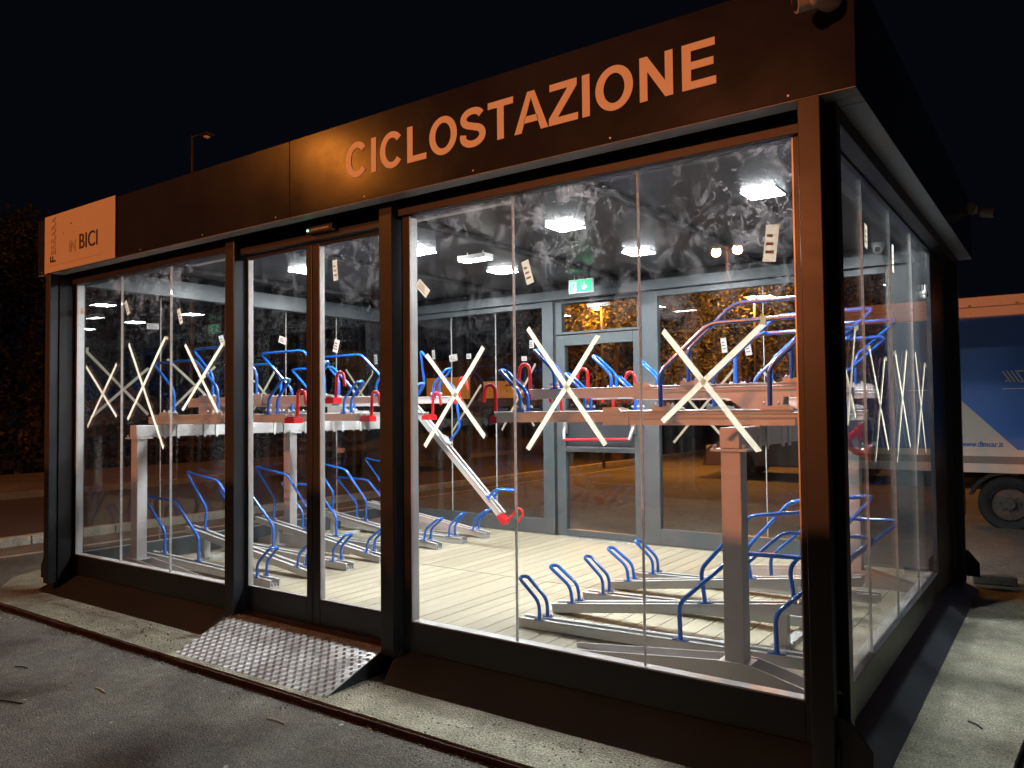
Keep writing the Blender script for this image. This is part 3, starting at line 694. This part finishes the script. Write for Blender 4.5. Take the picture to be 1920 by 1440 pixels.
F = [[(0.184,1.592),(0.683,1.166)],[(0.678,1.589),(0.218,1.083)],[(0.864,1.742),(1.367,0.927)],[(1.39,1.764),(0.854,1.14)],[(1.645,1.697),(2.056,1.191)],[(2.111,1.67),(1.62,1.21)],
 [(4.018,1.5),(4.427,1.042)],[(4.422,1.519),(4.005,0.99)],[(4.709,1.6),(5.144,1.018)],[(5.115,1.537),(4.699,0.983)],[(5.453,1.536),(5.877,1.001)],[(5.906,1.534),(5.441,1.124)]]
lf = ['first pane from the left of the front','second pane from the left of the front','third front pane, left of the sliding door','first front pane right of the sliding door','front pane second from the right end','rightmost front pane']
for i in range(6): cross([F[2*i],F[2*i+1]], .0115, -.0012, 'y', .026, 'cream tape cross on the '+lf[i], GT)
Lw = [[(0.141,1.735),(0.705,1.18)],[(0.708,1.615),(0.181,1.158)],[(1.405,1.652),(0.94,1.229)],[(0.9,1.704),(1.316,1.355)],[(2.162,1.67),(1.868,1.218)],[(1.882,1.518),(2.10,1.30)],[(3.165,1.688),(3.564,1.241)],[(3.60,1.65),(3.21,1.20)]]
for i, s in enumerate(('nearest the front','second from the front','fourth from the front','nearest the back')):
    cross([Lw[2*i],Lw[2*i+1]], -.0745, .0003, 'x', .024, 'cream tape cross on the left wall glass, pane '+s, GT)
Bk = [[(1.401,1.477),(0.954,0.925)],[(0.976,1.495),(1.40,.93)],[(2.162,1.691),(1.693,0.955)],[(1.75,1.60),(2.134,1.011)],[(4.40,1.55),(3.782,0.849)],[(3.80,1.42),(4.257,0.931)],[(4.643,1.54),(5.20,.95)],[(5.20,1.52),(4.70,.93)]]
for i, s in enumerate(('middle pane of the back left window','back pane just left of the exit door','back pane just right of the exit door','last back pane at the right corner')):
    cross([Bk[2*i],Bk[2*i+1]], 3.889, -.0012, 'y', .024, 'cream tape cross on the '+s, GT)
Sd = [[(0.604,1.546),(0.408,1.10)],[(0.34,1.40),(0.563,1.131)],[(0.912,1.477),(1.345,0.951)],[(1.3,1.439),(0.984,0.898)],[(1.622,1.493),(2.054,0.934)],[(2.004,1.513),(1.591,0.868)],[(2.344,1.527),(2.685,0.87)],[(2.737,1.47),(2.301,0.88)]]
for i, s in enumerate(('pane nearest the street corner','second pane from the street corner','third pane from the street corner','pane farthest from the street')):
    cross([Sd[2*i],Sd[2*i+1]], 6.1455, .0003, 'x', .024, 'cream tape cross on the right side glass, '+s, GT)
def sticker(h, z, w, ht, ang, plane, nrm, off, m, label):
    ca, sa = math.cos(ang), math.sin(ang)
    t = thing('sticker', label, 'sticker', (h,plane,z) if nrm=='y' else (plane,h,z), 'paper labels on the glass')
    P = lambda a,b: (a*ca-b*sa, a*sa+b*ca)
    q = MB().prism([P(-w/2,-ht/2),P(w/2,-ht/2),P(w/2,ht/2),P(-w/2,ht/2)], min(off,off+.001), max(off,off+.001), nrm); q.f.pop(1); q.build('paper', m, t)
    q = MB(); o2 = off-.0006 if off < 0 else off+.0011
    for k in range(3):
        zz = -ht*.28+k*ht*.22; q.prism([P(-w*.36,zz),(P(w*(.30-.1*k),zz)),P(w*(.30-.1*k),zz+ht*.08),P(-w*.36,zz+ht*.08)], o2, o2+.0005, nrm)
    q.build('print', PRN, t)
st = [(.113,2.068,.07,.05,0,PAPC,'cream label at the left edge of the first front pane'),(.834,2.035,.04,.12,.45,PAPC,'tilted cream label high on the second front pane'),
 (1.581,1.907,.04,.12,.35,PAPC,'tilted cream label high on the third front pane'),(5.947,1.873,.055,.155,-.12,PAPC,'large upright cream label high on the rightmost front pane'),
 (3.993,1.877,.11,.052,-.75,PAPC,'cream label tilted down to the right, just right of the door'),(4.711,1.888,.045,.125,.28,PAPC,'cream label left of the exit sign on the front glass')]
for s in st: sticker(s[0],s[1],s[2],s[3],s[4],.0115,'y',-.0012,s[5],s[6])
for s in [(2.731,1.662,.075,.045,-.3,PAPER,'white label low on the left sliding door glass'),(3.243,2.068,.04,.13,.08,PAPC,'narrow upright cream label on the right sliding door'),(3.25,1.594,.045,.08,-.3,PAPER,'small white label on the right sliding door')]:
    sticker(s[0],s[1],s[2],s[3],s[4],.0375,'y',-.0012,s[5],s[6])
for s in [(.748,2.01,.12,.055,.05,PAPER,'white label on the left wall glass nearest the front'),(1.49,1.917,.055,.12,.3,PAPER,'white label on the left wall beside a tape cross'),(3.659,1.833,.05,.12,.1,PAPER,'white label on the left wall near the back corner')]:
    sticker(*s[:5],-.0745,'x',.0003,s[5],s[6])
for s in [(.677,1.866,.045,.11,.1,PAPER,'white label at the left of the back window'),(.988,1.812,.12,.08,.1,PAPER,'wide white label on the back window behind the left tape cross'),(1.223,1.82,.07,.06,0,PAPER,'small white label beside the wide back window label'),
          (2.115,1.912,.06,.09,0,PAPER,'white label on the back window beside the exit door post'),(2.013,1.757,.07,.05,0,PAPER,'tiny white label low on the back window left of the exit door'),
          (4.306,1.775,.055,.14,.1,PAPER,'upright white label in the right back window'),(4.534,1.733,.06,.13,.15,PAPER,'white label behind the blue wheel loops in the right back window')]:
    sticker(*s[:5],3.889,'y',-.0012,s[5],s[6])
for s in [(.898,2.031,.06,.12,-.1,PAPC,'cream label high on the side glass nearest the street'),(1.63,2.03,.05,.16,0,PAPC,'cream label high on the second side pane')]:
    sticker(*s[:5],6.1455,'x',.0003,s[5],s[6])
# suction lifter
t = thing('suction_lifter', 'red double suction cup glass lifter with black cups stuck on the side window', 'glass lifter', (6.06,1.02,1.0))
for dy, dz in ((-.10,.06),(.10,-.06)):
    q = MB().cyl((.062,dy,dz),.062,.022,'x',20); q.build('suction_cup', BLK, t, smooth=True)
    q = MB().cyl((.040,dy,dz),.045,.022,'x',18).cyl((.022,dy,dz),.02,.03,'x',12); q.build('cup_housing', RED, t, smooth=True)
q = MB().tube(fillet([(.03,-.11,.07),(-.04,-.06,.02),(-.04,.06,-.05),(.03,.11,-.07)],.04),.016,10); q.build('grip', RED, t, smooth=True)
# interior dome camera
t = thing('dome_camera', 'white dome camera inside at the rear right of the ceiling', 'camera', (5.70,3.70,2.53))
q = MB().cyl((0,0,-.02),.05,.04); q.sphere((0,0,-.045),.045); q.build('housing', WHT, t, smooth=True); MB().sphere((0,-.03,-.055),.024).build('lens', BLK, t, smooth=True)
# outdoor cameras
def bullet(name, label, loc, rot):
    t = thing(name, label, 'security camera', loc); t.rotation_euler = rot
    q = MB().cyl((0,0,0),.048,.03,'y',18).tube([(0,-.01,0),(0,-.07,-.02)],.018,10); q.build('bracket', CRM, t, smooth=True)
    q = MB().sphere((-.05,-.10,-.03),.042,14,9).tube([(-.03,-.085,-.025),(-.11,-.115,-.045)],.040,16); q.build('body', CRM, t, smooth=True)
    q = MB().tube([(-.111,-.1155,-.0455),(-.114,-.1165,-.046)],.030,16); q.build('lens', BLK, t, smooth=True)
bullet('security_camera', 'pale security camera at the top right corner of the fascia', (6.255,-.215,2.725), (0,0,.15))
bullet('security_camera', 'pale security camera at the far left end of the fascia', (-.235,.12,2.755), (0,0,-1.5))
bullet('security_camera', 'pale security camera on the right side wall towards the rear', (6.36,3.80,2.73), (0,0,2.7))
# plumb marker sucker on side glass near top
t = thing('white_hook', 'small white plastic suction hook high on the far side pane', 'hook', (6.155,2.80,1.965))
MB().tube([(0,0,.0),(0,0,.06)],.007,8).sphere((0,-.03,0),.016).sphere((0,.03,0),.016).sphere((0,0,-.02),.016).build('hook', WHT, t, smooth=True)

# ------------------------------------------------------------------ entrance ramp
rp = thing('entrance_ramp', 'silver chequer plate metal ramp in front of the sliding door', 'ramp', (0,0,0))
RA, RB = Vector((2.315,-.040,-.160)), Vector((2.385,-.548,-.312)); RC, RD = Vector((3.735,-.040,-.160)), Vector((3.757,-.548,-.312))
nn = (RC-RA).cross(RA-RB).normalized(); nn = nn if nn.z > 0 else -nn
q = MB(); vs = [RA,RB,RD,RC]; q.add([v for v in vs]+[v-nn*.006 for v in vs],[(0,1,2,3),(7,6,5,4),(0,4,5,1),(1,5,6,2),(2,6,7,3),(3,7,4,0)]); q.build('plate', ALU, rp)
q = MB(); nu, nvv = 44, 15
for i in range(nu):
    for j in range(nvv):
        u = (i+.5)/nu; v = (j+.75)/(nvv+.4); c = (RA*(1-u)+RC*u)*(1-v)+(RB*(1-u)+RD*u)*v
        ex = (RC-RA).normalized(); ey = (RB-RA).normalized()
        d1 = (ex*.45+ey*.89) if (i+j)%2 else (ex*.89-ey*.45)
        d2 = (ex*.89-ey*.45) if (i+j)%2 else (ex*.45+ey*.89)
        for k in range(-2,3):
            m0 = c+d2*k*.0054; L = .0118-abs(k)*.0009; w = .0017
            a, b = m0-d1*L, m0+d1*L
            q.add([a-d2*w, b-d2*w, b+d2*w, a+d2*w, m0-d1*L*.7+nn*.0028, m0+d1*L*.7+nn*.0028], [(0,1,5,4),(2,3,4,5),(3,0,4),(1,2,5)])
q.build('tread_bars', ALB, rp, kind='stuff')
q = MB()
for i in range(30):
    u = (i+.5)/30; c = RA*(1-u)+RC*u+(RB-RA)*.022+nn*.001; q.sphere(c,.0085,8,5,.5)
q.build('stud_row', ALB, rp, kind='stuff')
for xa, xb_ in ((3.732,3.752),(2.318,2.386)):
    MB().add([(xa,-.045,-.170),(xa,-.045,-.296),(xb_,-.53,-.318),(xa-.006,-.045,-.170),(xa-.006,-.045,-.296),(xb_-.006,-.53,-.318)],[(0,1,2),(5,4,3),(0,3,4,1),(1,4,5,2),(2,5,3,0)]).build('side_plate', ANT, rp)

# ------------------------------------------------------------------ litter, stones
def scrap(x, y, z, sz, m, label, kind='scrap'):
    q = MB(); pts = []
    n_ = 7
    for k in range(n_):
        a = 2*math.pi*k/n_; r_ = sz*random.uniform(.6,1); pts.append((r_*math.cos(a), r_*math.sin(a)*.7))
    q.prism(pts, 0, sz*.25, 'z'); o = q.build('litter', m, None, label=label, category='litter', group='small litter on the asphalt'); o.location = (x,y,z); o.rotation_euler=(random.uniform(-.2,.2),random.uniform(-.2,.2),random.uniform(0,6))
LITS = [(1.95,-.66,'white paper scrap by the pad edge left of the ramp'),(2.03,-.75,'cream pebble on the asphalt left of the ramp'),(4.02,-.63,'white crumb beside the rusty edge right of the ramp'),(3.05,-1.25,'white scrap on the asphalt below the ramp'),
        (2.35,-1.35,'pair of pale crumbs on the asphalt'),(3.62,-1.62,'white scrap near the middle of the foreground'),(4.05,-1.72,'cream scrap right of the middle foreground'),(3.95,-1.22,'cigarette coloured scrap below the ramp'),(2.9,-1.95,'pale crumb in the bottom left foreground'),(5.5,-.36,'pale stone on the concrete strip'),(4.9,-.42,'yellowish crumb on the concrete strip'),(6.5,.55,'yellow leaf scrap on the concrete to the right')]
for i, (x,y,lb) in enumerate(LITS): scrap(x,y,(ZP if y > -.5 else ZA)+.001, random.uniform(.008,.016), PAPER if i%3 else PAPC, lb)
WOOD = mat('pale dry wood', (.55,.45,.30), .8); DWOOD = mat('dark twig', (.03,.02,.015), .9)
for i, (x,y,a,L,m,lb) in enumerate([(2.15,-1.95,.5,.16,WOOD,'pale wooden splinter in the bottom left foreground'),(2.55,-1.05,-.1,.13,WOOD,'thin pale stick on the asphalt left of the ramp'),(3.72,-.78,.05,.13,WOOD,'pale stick just below the ramp edge'),(2.3,-1.42,.35,.22,DWOOD,'long dark twig on the asphalt'),(1.75,-1.12,.3,.10,DWOOD,'short dark twig on the asphalt at the left'),(6.55,.95,-.8,.09,DWOOD,'dark twig on the concrete right of the building'),(1.95,-2.35,.35,.12,WOOD,'pale stick at the bottom left corner')]):
    q = MB().tube([(-L/2,0,.004),(0,.006,.006),(L/2,0,.004)],.0035,6); o = q.build('twig', m, None, label=lb, category='twig', group='twigs on the ground'); o.location=(x,y,(ZP if y>-.5 else ZA)); o.rotation_euler=(0,0,a)
q = MB()
for i in range(2200):
    if random.random() < .45: x = random.uniform(-.1,6.7); y = -.56-abs(random.gauss(0,.05)); z = ZA
    elif random.random() < .5: x = random.uniform(0,6.6); y = random.uniform(-.54,-.22); z = ZP
    else: x = random.uniform(.5,6.5); y = random.uniform(-2.8,-.6); z = ZA
    r_ = random.uniform(.002,.0065); q.sphere((x,y,z+r_*.4),r_,5,3,.7)
q.build('gravel', ROCK, kind='stuff')
o = MB().box(-.16,.16,-.06,.06,-.04,.04).build('concrete_block', ROCK, None, bevel=.012, label='rough concrete block lying behind the right rear corner of the building', category='block'); o.location=(6.40,4.35,ZP+.04); o.rotation_euler=(0,0,.12)

# ------------------------------------------------------------------ lamp posts and their light
def lamp_post(x, y, z, heads, label, lit, power=0, em=SOD, hs=.22, soft=.12, lcol=(1.0,.27,.085), group='street lamps'):
    t = thing('street_lamp', label, 'street lamp', (x,y,ZA), group)
    zt = z-ZA
    MB().tube([(0,0,0),(0,0,zt+.1)],.07 if hs>.2 else .045,12,r1=.045 if hs>.2 else .03).build('pole', GALV, t, smooth=True)
    for dx, dy in heads:
        MB().tube([(0,0,zt+.05),(dx*.5,dy*.5,zt+.12),(dx,dy,zt+.06)],.022,8).build('arm', GALV, t, smooth=True)
        h = MB().box(dx-hs,dx+hs,dy-.13,dy+.13,zt+.03,zt+.13).build('lamp_head', GALV, t, bevel=.03)
        MB().sphere((dx,dy,zt+.03),.10,12,8,.5).build('lens', em if lit else WHT, h, smooth=True)
        if lit and power:
            ld = bpy.data.lights.new('lamp_light','POINT'); ld.energy = power; ld.color = lcol; ld.shadow_soft_size = soft
            lo = bpy.data.objects.new('lamp_light', ld); COL.objects.link(lo); lo.parent = t; lo.location = (dx,dy,zt-.10)
lamp_post(-3.2,-6.6,5.75,[(-.35,-.0)],'lit sodium street lamp on a single post in front of the building at the left', True, 300, SOD3, .22, .12, (1.0,.28,.03))
lamp_post(-3.6,-25.8,7.3,[(-.42,.0),(.42,.0)],'lit twin-headed sodium street lamp far behind the viewer', True, 10000, SOD, .22, .17)
lamp_post(.9,15.2,3.75,[(0.0,-.25)],'lit orange street lamp among the trees behind the back right window', True, 640, SOD2, .16, .12, (1.0,.36,.06))
lamp_post(-2.9,14.6,3.75,[(-.0,-.3)],'lit orange street lamp behind the exit door window', True, 640, SOD2, .16, .12, (1.0,.36,.06))
lamp_post(-13.95,9.9,9.3,[(.42,.2)],'unlit street lamp with pale head against the dark sky at the left', False)

# ------------------------------------------------------------------ truck
tk = thing('box_truck', 'parked box truck with blue side and white diagonal corner', 'truck', (5.45,8.0,ZA))
Z = lambda z: z-ZA
q = MB().box(0,7.2,.03,2.3,Z(.55),Z(2.50)); q.build('cargo_box', TRKW, tk)
MB().box(-.002,7.202,0,.031,Z(2.28),Z(2.40)).box(-.004,7.204,-.012,.03,Z(2.405),Z(2.53)).build('top_rail', TRKW, tk, bevel=.006)
q = MB()
for k in range(14): q.box(.5+k*.5,.53+k*.5,-.024,-.013,Z(2.41),Z(2.435))
q.build('rope_hook', TRKD, tk)
q = MB().prism([(.002,Z(1.63)),(.32,Z(1.318)),(.972,Z(.632)),(7.198,Z(.632)),(7.198,Z(2.277)),(.002,Z(2.277))],.024,.0295,'y'); q.build('blue_print', TRKB, tk)
q = MB().prism([(.002,Z(.55)),(7.198,Z(.55)),(7.198,Z(.630)),(.97,Z(.630)),(.318,Z(1.316)),(.002,Z(1.628))],.024,.0295,'y'); q.build('white_print', TRKW, tk)
MB().box(.0,7.2,.01,2.28,Z(.462),Z(.548)).build('side_rail', TRKD, tk); MB().box(.0,7.2,-.01,2.28,Z(.35),Z(.460)).build('lower_rail', TRKW, tk)
MB().box(.1,7.1,.5,1.8,Z(.10),Z(.348)).build('chassis', DRK, tk)
me, w = text_mesh('www.dimcar.it','lettering',.066,0,.035,1.0); o = link('lettering', me, TRKB, tk); o.rotation_euler=(math.pi/2,0,0); o.location=(.37,.0225,Z(.668)); o.scale=(.455/w,1,1)
sd = o.modifiers.new('thickness','SOLIDIFY'); sd.thickness=.001
q = MB()
for k in range(4): q.prism([(.83+k*.045,Z(1.60)),(.85+k*.045,Z(1.60)),(.93+k*.045,Z(1.46)),(.91+k*.045,Z(1.46))],.020,.0238,'y')
q.box(.99,1.35,.020,.0238,Z(1.585),Z(1.605)); q.box(1.02,1.35,.020,.0238,Z(1.455),Z(1.475)); q.box(.83,1.6,.020,.0238,Z(1.375),Z(1.385)); q.cyl((.875,.022,Z(1.475)),.012,.003,'y',8)
q.build('logo', TRKW, tk)
for wx in (.865,4.9):
    q = MB(); n_ = 32; rings = []
    prof = [(.0,.20),(.02,.215),(.0,.24),(-.01,.31),(.02,.334),(.10,.340),(.22,.334),(.25,.30)]
    for k in range(n_):
        a = 2*math.pi*k/n_; rings.append([(wx+r_*math.cos(a), .06+yy, Z(-.03)+r_*math.sin(a)) for yy, r_ in prof])
    vs = [p for R_ in rings for p in R_]; m_ = len(prof); fs = [(k*m_+j, k*m_+j+1, ((k+1)%n_)*m_+j+1, ((k+1)%n_)*m_+j) for k in range(n_) for j in range(m_-1)]
    q.add(vs, fs); wh = q.build('wheel', TYRE, tk, smooth=True)
    q = MB().cyl((wx,.12,Z(-.03)),.205,.02,'y',28).cyl((wx,.09,Z(-.03)),.07,.06,'y',16)
    for k in range(8): q.cyl((wx+.105*math.cos(k*.785),.10,Z(-.03)+.105*math.sin(k*.785)),.014,.03,'y',6)
    q.build('rim', CAR_RIM, wh, smooth=True)
    poly = [(wx+.44*math.cos(a), Z(-.03)+.40*math.sin(a)) for a in [math.radians(d) for d in range(165,60,-15)]]+[(wx+.40*math.cos(a), Z(-.03)+.36*math.sin(a)) for a in [math.radians(d) for d in range(75,180,15)]]
    MB().prism(poly,.03,.35,'y').build('mudguard', DRK, tk)
MB().box(.33,.37,.05,.4,Z(-.22),Z(.20)).build('mud_flap', TRKW, tk)

# ------------------------------------------------------------------ parked cars
def car(x, y, rz, paint, label, L=4.0, lights=None):
    t = thing('parked_car', label, 'car', (x,y,ZA), 'parked cars'); t.rotation_euler = (0,0,rz)
    prof = [(0,.30),(.05,.62),(.35,.82),(1.05,.92),(1.65,1.40),(2.9,1.46),(3.55,1.12),(3.92,.98),(4.0,.55),(3.95,.30)]
    k = L/4.0; q = MB(); n_ = len(prof)
    sec = [(-.80,.93),(-.86,1.0),(.86,1.0),(.80,.93)]
    vs = []
    for yy, s in sec:
        for a, b in prof: vs.append((a*k, yy*(1 if b < 1 else .86), .30+(b-.30)*s))
    fs = [tuple(range(n_)), tuple(range(4*n_-1,3*n_-1,-1))]
    for j in range(3):
        for i in range(n_): fs.append((j*n_+i, j*n_+(i+1)%n_, (j+1)*n_+(i+1)%n_, (j+1)*n_+i))
    q.add(vs, fs); q.build('body', paint, t, bevel=.04)
    for s in (-1,1):
        ya, yb = sorted((s*.745, s*.775))
        MB().prism([(1.22*k,.97),(1.72*k,1.33),(2.22*k,1.36),(2.22*k,.98)],ya,yb,'y').build('window', CGL, t)
        MB().prism([(2.30*k,.98),(2.30*k,1.36),(2.85*k,1.36),(3.35*k,1.10),(3.30*k,1.0)],ya,yb,'y').build('window', CGL, t)
    for wx in (.78*k,3.15*k):
        for s in (-1,1):
            w_ = MB().cyl((wx,s*.78,.30),.30,.2,'y',22).build('wheel', TYRE, t, smooth=True); MB().cyl((wx,s*.87,.30),.16,.04,'y',16).build('rim', DRK, w_, smooth=True)
    for s in (-1,1):
        MB().box(3.93*k,3.985*k,s*.62-.14,s*.62+.14,.78,.90).build('tail_light', TAIL if lights else RED, t)
        MB().box(.02,.08,s*.60-.13,s*.60+.13,.60,.70).build('headlight', WHT, t)
car(.3,14.0,.10,CARP,'beige parked car seen through the back right window')
car(-7.2,9.0,1.45,CARD,'dark parked car with red tail lights beyond the left back window', lights=True)
# ------------------------------------------------------------------ far buildings
b2 = thing('shop_building', 'low grey shop with a yellow lit band beyond the back left window', 'building', (-16,19,ZA))
MB().box(0,9,0,5,0,3.4).build('wall', PLAS, b2); MB().box(3.2,5.2,-.12,-.002,1.95,2.75).build('lit_band', BAND, b2); MB().box(5.9,7.6,-.12,-.002,1.95,2.55).build('lit_band', BAND, b2)
for k in range(5): f_w = MB().box(.6+k*1.7,1.9+k*1.7,-.05,-.003,.5,1.65).build('window', DRK, b2); MB().box(.66+k*1.7,1.84+k*1.7,-.06,-.051,.56,1.59).build('pane', CGL, f_w)
b3 = thing('warehouse', 'long dark building behind the yard trees', 'building', (2,26,ZA))
MB().box(0,22,0,6,0,4.2).build('wall', PLAS, b3); MB().box(-.2,22.2,-.2,6.2,4.2,4.5).build('roof', DRK, b3)
for k in range(7): f_w = MB().box(1+k*3,2.6+k*3,-.05,-.003,1.3,2.7).build('window', DRK, b3); MB().box(1.08+k*3,2.52+k*3,-.07,-.051,1.38,2.62).build('pane', CGL, f_w)

# ------------------------------------------------------------------ trees
def leaf_mesh(R_, H_, n_, seed, leaf=.13):
    rnd = random.Random(seed); q = MB(); cl = []
    for i in range(26):
        a = rnd.uniform(0,6.283); h = rnd.uniform(-.9,1); rr = R_*math.sqrt(max(.05,1-h*h))*rnd.uniform(.35,.95); cl.append((rr*math.cos(a),rr*math.sin(a),h*H_,rnd.uniform(.28,.55)*R_))
    for i in range(n_):
        c = rnd.choice(cl); v = Vector((rnd.gauss(0,1),rnd.gauss(0,1),rnd.gauss(0,1))).normalized()*c[3]*rnd.uniform(.45,1)
        p = Vector(c[:3])+v; d = Vector((rnd.gauss(0,1),rnd.gauss(0,1),rnd.gauss(0,.6))).normalized(); e_ = d.cross(Vector((rnd.gauss(0,1),rnd.gauss(0,1),rnd.gauss(0,1)))).normalized(); s_ = leaf*rnd.uniform(.6,1.3)
        q.add([p-d*s_,p-e_*s_*.45,p+d*s_,p+e_*s_*.45],[(0,1,2,3)])
    return q.mesh('crown')
CM = [leaf_mesh(1.9,1.7,22000,1,.048), leaf_mesh(2.1,1.5,22000,5,.048), leaf_mesh(1.7,2.0,20000,9,.05)]
def trunk_mesh(seed):
    rnd = random.Random(seed); q = MB().tube([(0,0,0),(.05,.02,1),(-.03,.05,2.2),(.05,0,3.4)],.16,9,r1=.06)
    for k in range(6):
        a = rnd.uniform(0,6.28); z = rnd.uniform(1.4,2.8); q.tube([(0,0,z),(.6*math.cos(a),.6*math.sin(a),z+.6),(1.3*math.cos(a),1.3*math.sin(a),z+1.2)],.06,6,r1=.015)
    return q.mesh('trunk', True)
TM = [trunk_mesh(2), trunk_mesh(3)]
def tree(x, y, s, k, label, m=LEAF, ch=3.1):
    t = thing('leafy_tree', label, 'tree', (x,y,ZA), 'trees around the yard'); t.scale = (s,s,s); t.rotation_euler=(0,0,k*1.3)
    link('trunk', TM[k%2], BARK, t); me = CM[k%3]
    if m is not LEAF: me = me.copy(); me.materials.clear()
    o = link('crown', me, m, t); o.location = (0,0,ch)
tree(-4.0,17.4,1.25,0,'orange lit leafy tree behind the exit door window')
tree(-.4,18.0,1.15,1,'orange lit leafy tree behind the street lamp in the back right window')
tree(1.9,19.5,1.2,2,'leafy tree at the right of the yard behind the racks')
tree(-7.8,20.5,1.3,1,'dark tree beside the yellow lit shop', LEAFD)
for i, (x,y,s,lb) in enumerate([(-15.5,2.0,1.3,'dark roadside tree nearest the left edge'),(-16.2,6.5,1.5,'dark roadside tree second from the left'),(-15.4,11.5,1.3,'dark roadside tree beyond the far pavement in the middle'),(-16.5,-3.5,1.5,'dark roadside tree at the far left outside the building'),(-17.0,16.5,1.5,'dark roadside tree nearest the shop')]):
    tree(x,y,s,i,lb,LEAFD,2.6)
q = MB()
rnd = random.Random(4)
for i in range(14000):
    p = Vector((rnd.uniform(-14.9,-13.7), rnd.uniform(-12,34), rnd.uniform(ZA,1.0+.25*math.sin(i))))
    d = Vector((rnd.gauss(0,1),rnd.gauss(0,1),rnd.gauss(0,1))).normalized(); e_ = d.cross(Vector((rnd.gauss(0,1),rnd.gauss(0,1),rnd.gauss(0,1)))).normalized(); s_ = .11*rnd.uniform(.6,1.3)
    q.add([p-d*s_,p-e_*s_*.5,p+d*s_,p+e_*s_*.5],[(0,1,2,3)])
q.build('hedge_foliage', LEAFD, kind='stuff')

# ------------------------------------------------------------------ unseen vans added behind the viewer to block the far lamp's low light
def van(x, y, label, rz=0):
    t = thing('blocker_van', label, 'van', (x,y,ZA), 'unseen vans added to block the far lamp'); t.rotation_euler = (0,0,rz)
    prof = [(0,.32),(0,2.35),(.15,2.45),(3.95,2.45),(4.25,2.30),(4.75,1.35),(5.35,1.05),(5.45,.32)]
    MB().prism(prof,-.95,.95,'y').build('body', CARD, t, bevel=.06)
    for s_ in (-1,1):
        ya, yb = sorted((s_*.951,s_*.962)); MB().prism([(4.0,1.35),(4.0,2.0),(4.25,2.0),(4.62,1.35)],ya,yb,'y').build('window', CGL, t)
        for wx in (.95,4.45):
            w_ = MB().cyl((wx,s_*.86,.34),.34,.22,'y',24).build('wheel', TYRE, t, smooth=True); MB().cyl((wx,s_*.965,.34),.19,.03,'y',16).build('rim', TRKD, w_, smooth=True)
    MB().prism([(4.30,2.22),(4.74,1.38),(4.76,1.39),(4.32,2.24)],-.85,.85,'y').build('windscreen', CGL, t)
van(1.85,-6.8,'unseen dark high-roofed van added behind the viewer to block lamplight, nearer the left lamp post', math.pi); van(2.15,-6.9,'unseen dark high-roofed van added directly behind the viewer to block lamplight')

q = MB(); rg = random.Random(77)
for i in range(520):
    x = rg.uniform(.2,6.4); y = rg.uniform(-2.9,-.6) if rg.random() < .6 else -.58-abs(rg.gauss(0,.06)); r_ = rg.uniform(.0015,.0045) if i%14 else rg.uniform(.005,.010); q.sphere((x,y,ZA+r_*.3),r_,6,4,.4)
q.build('pale_grit', PAPC, kind='stuff')
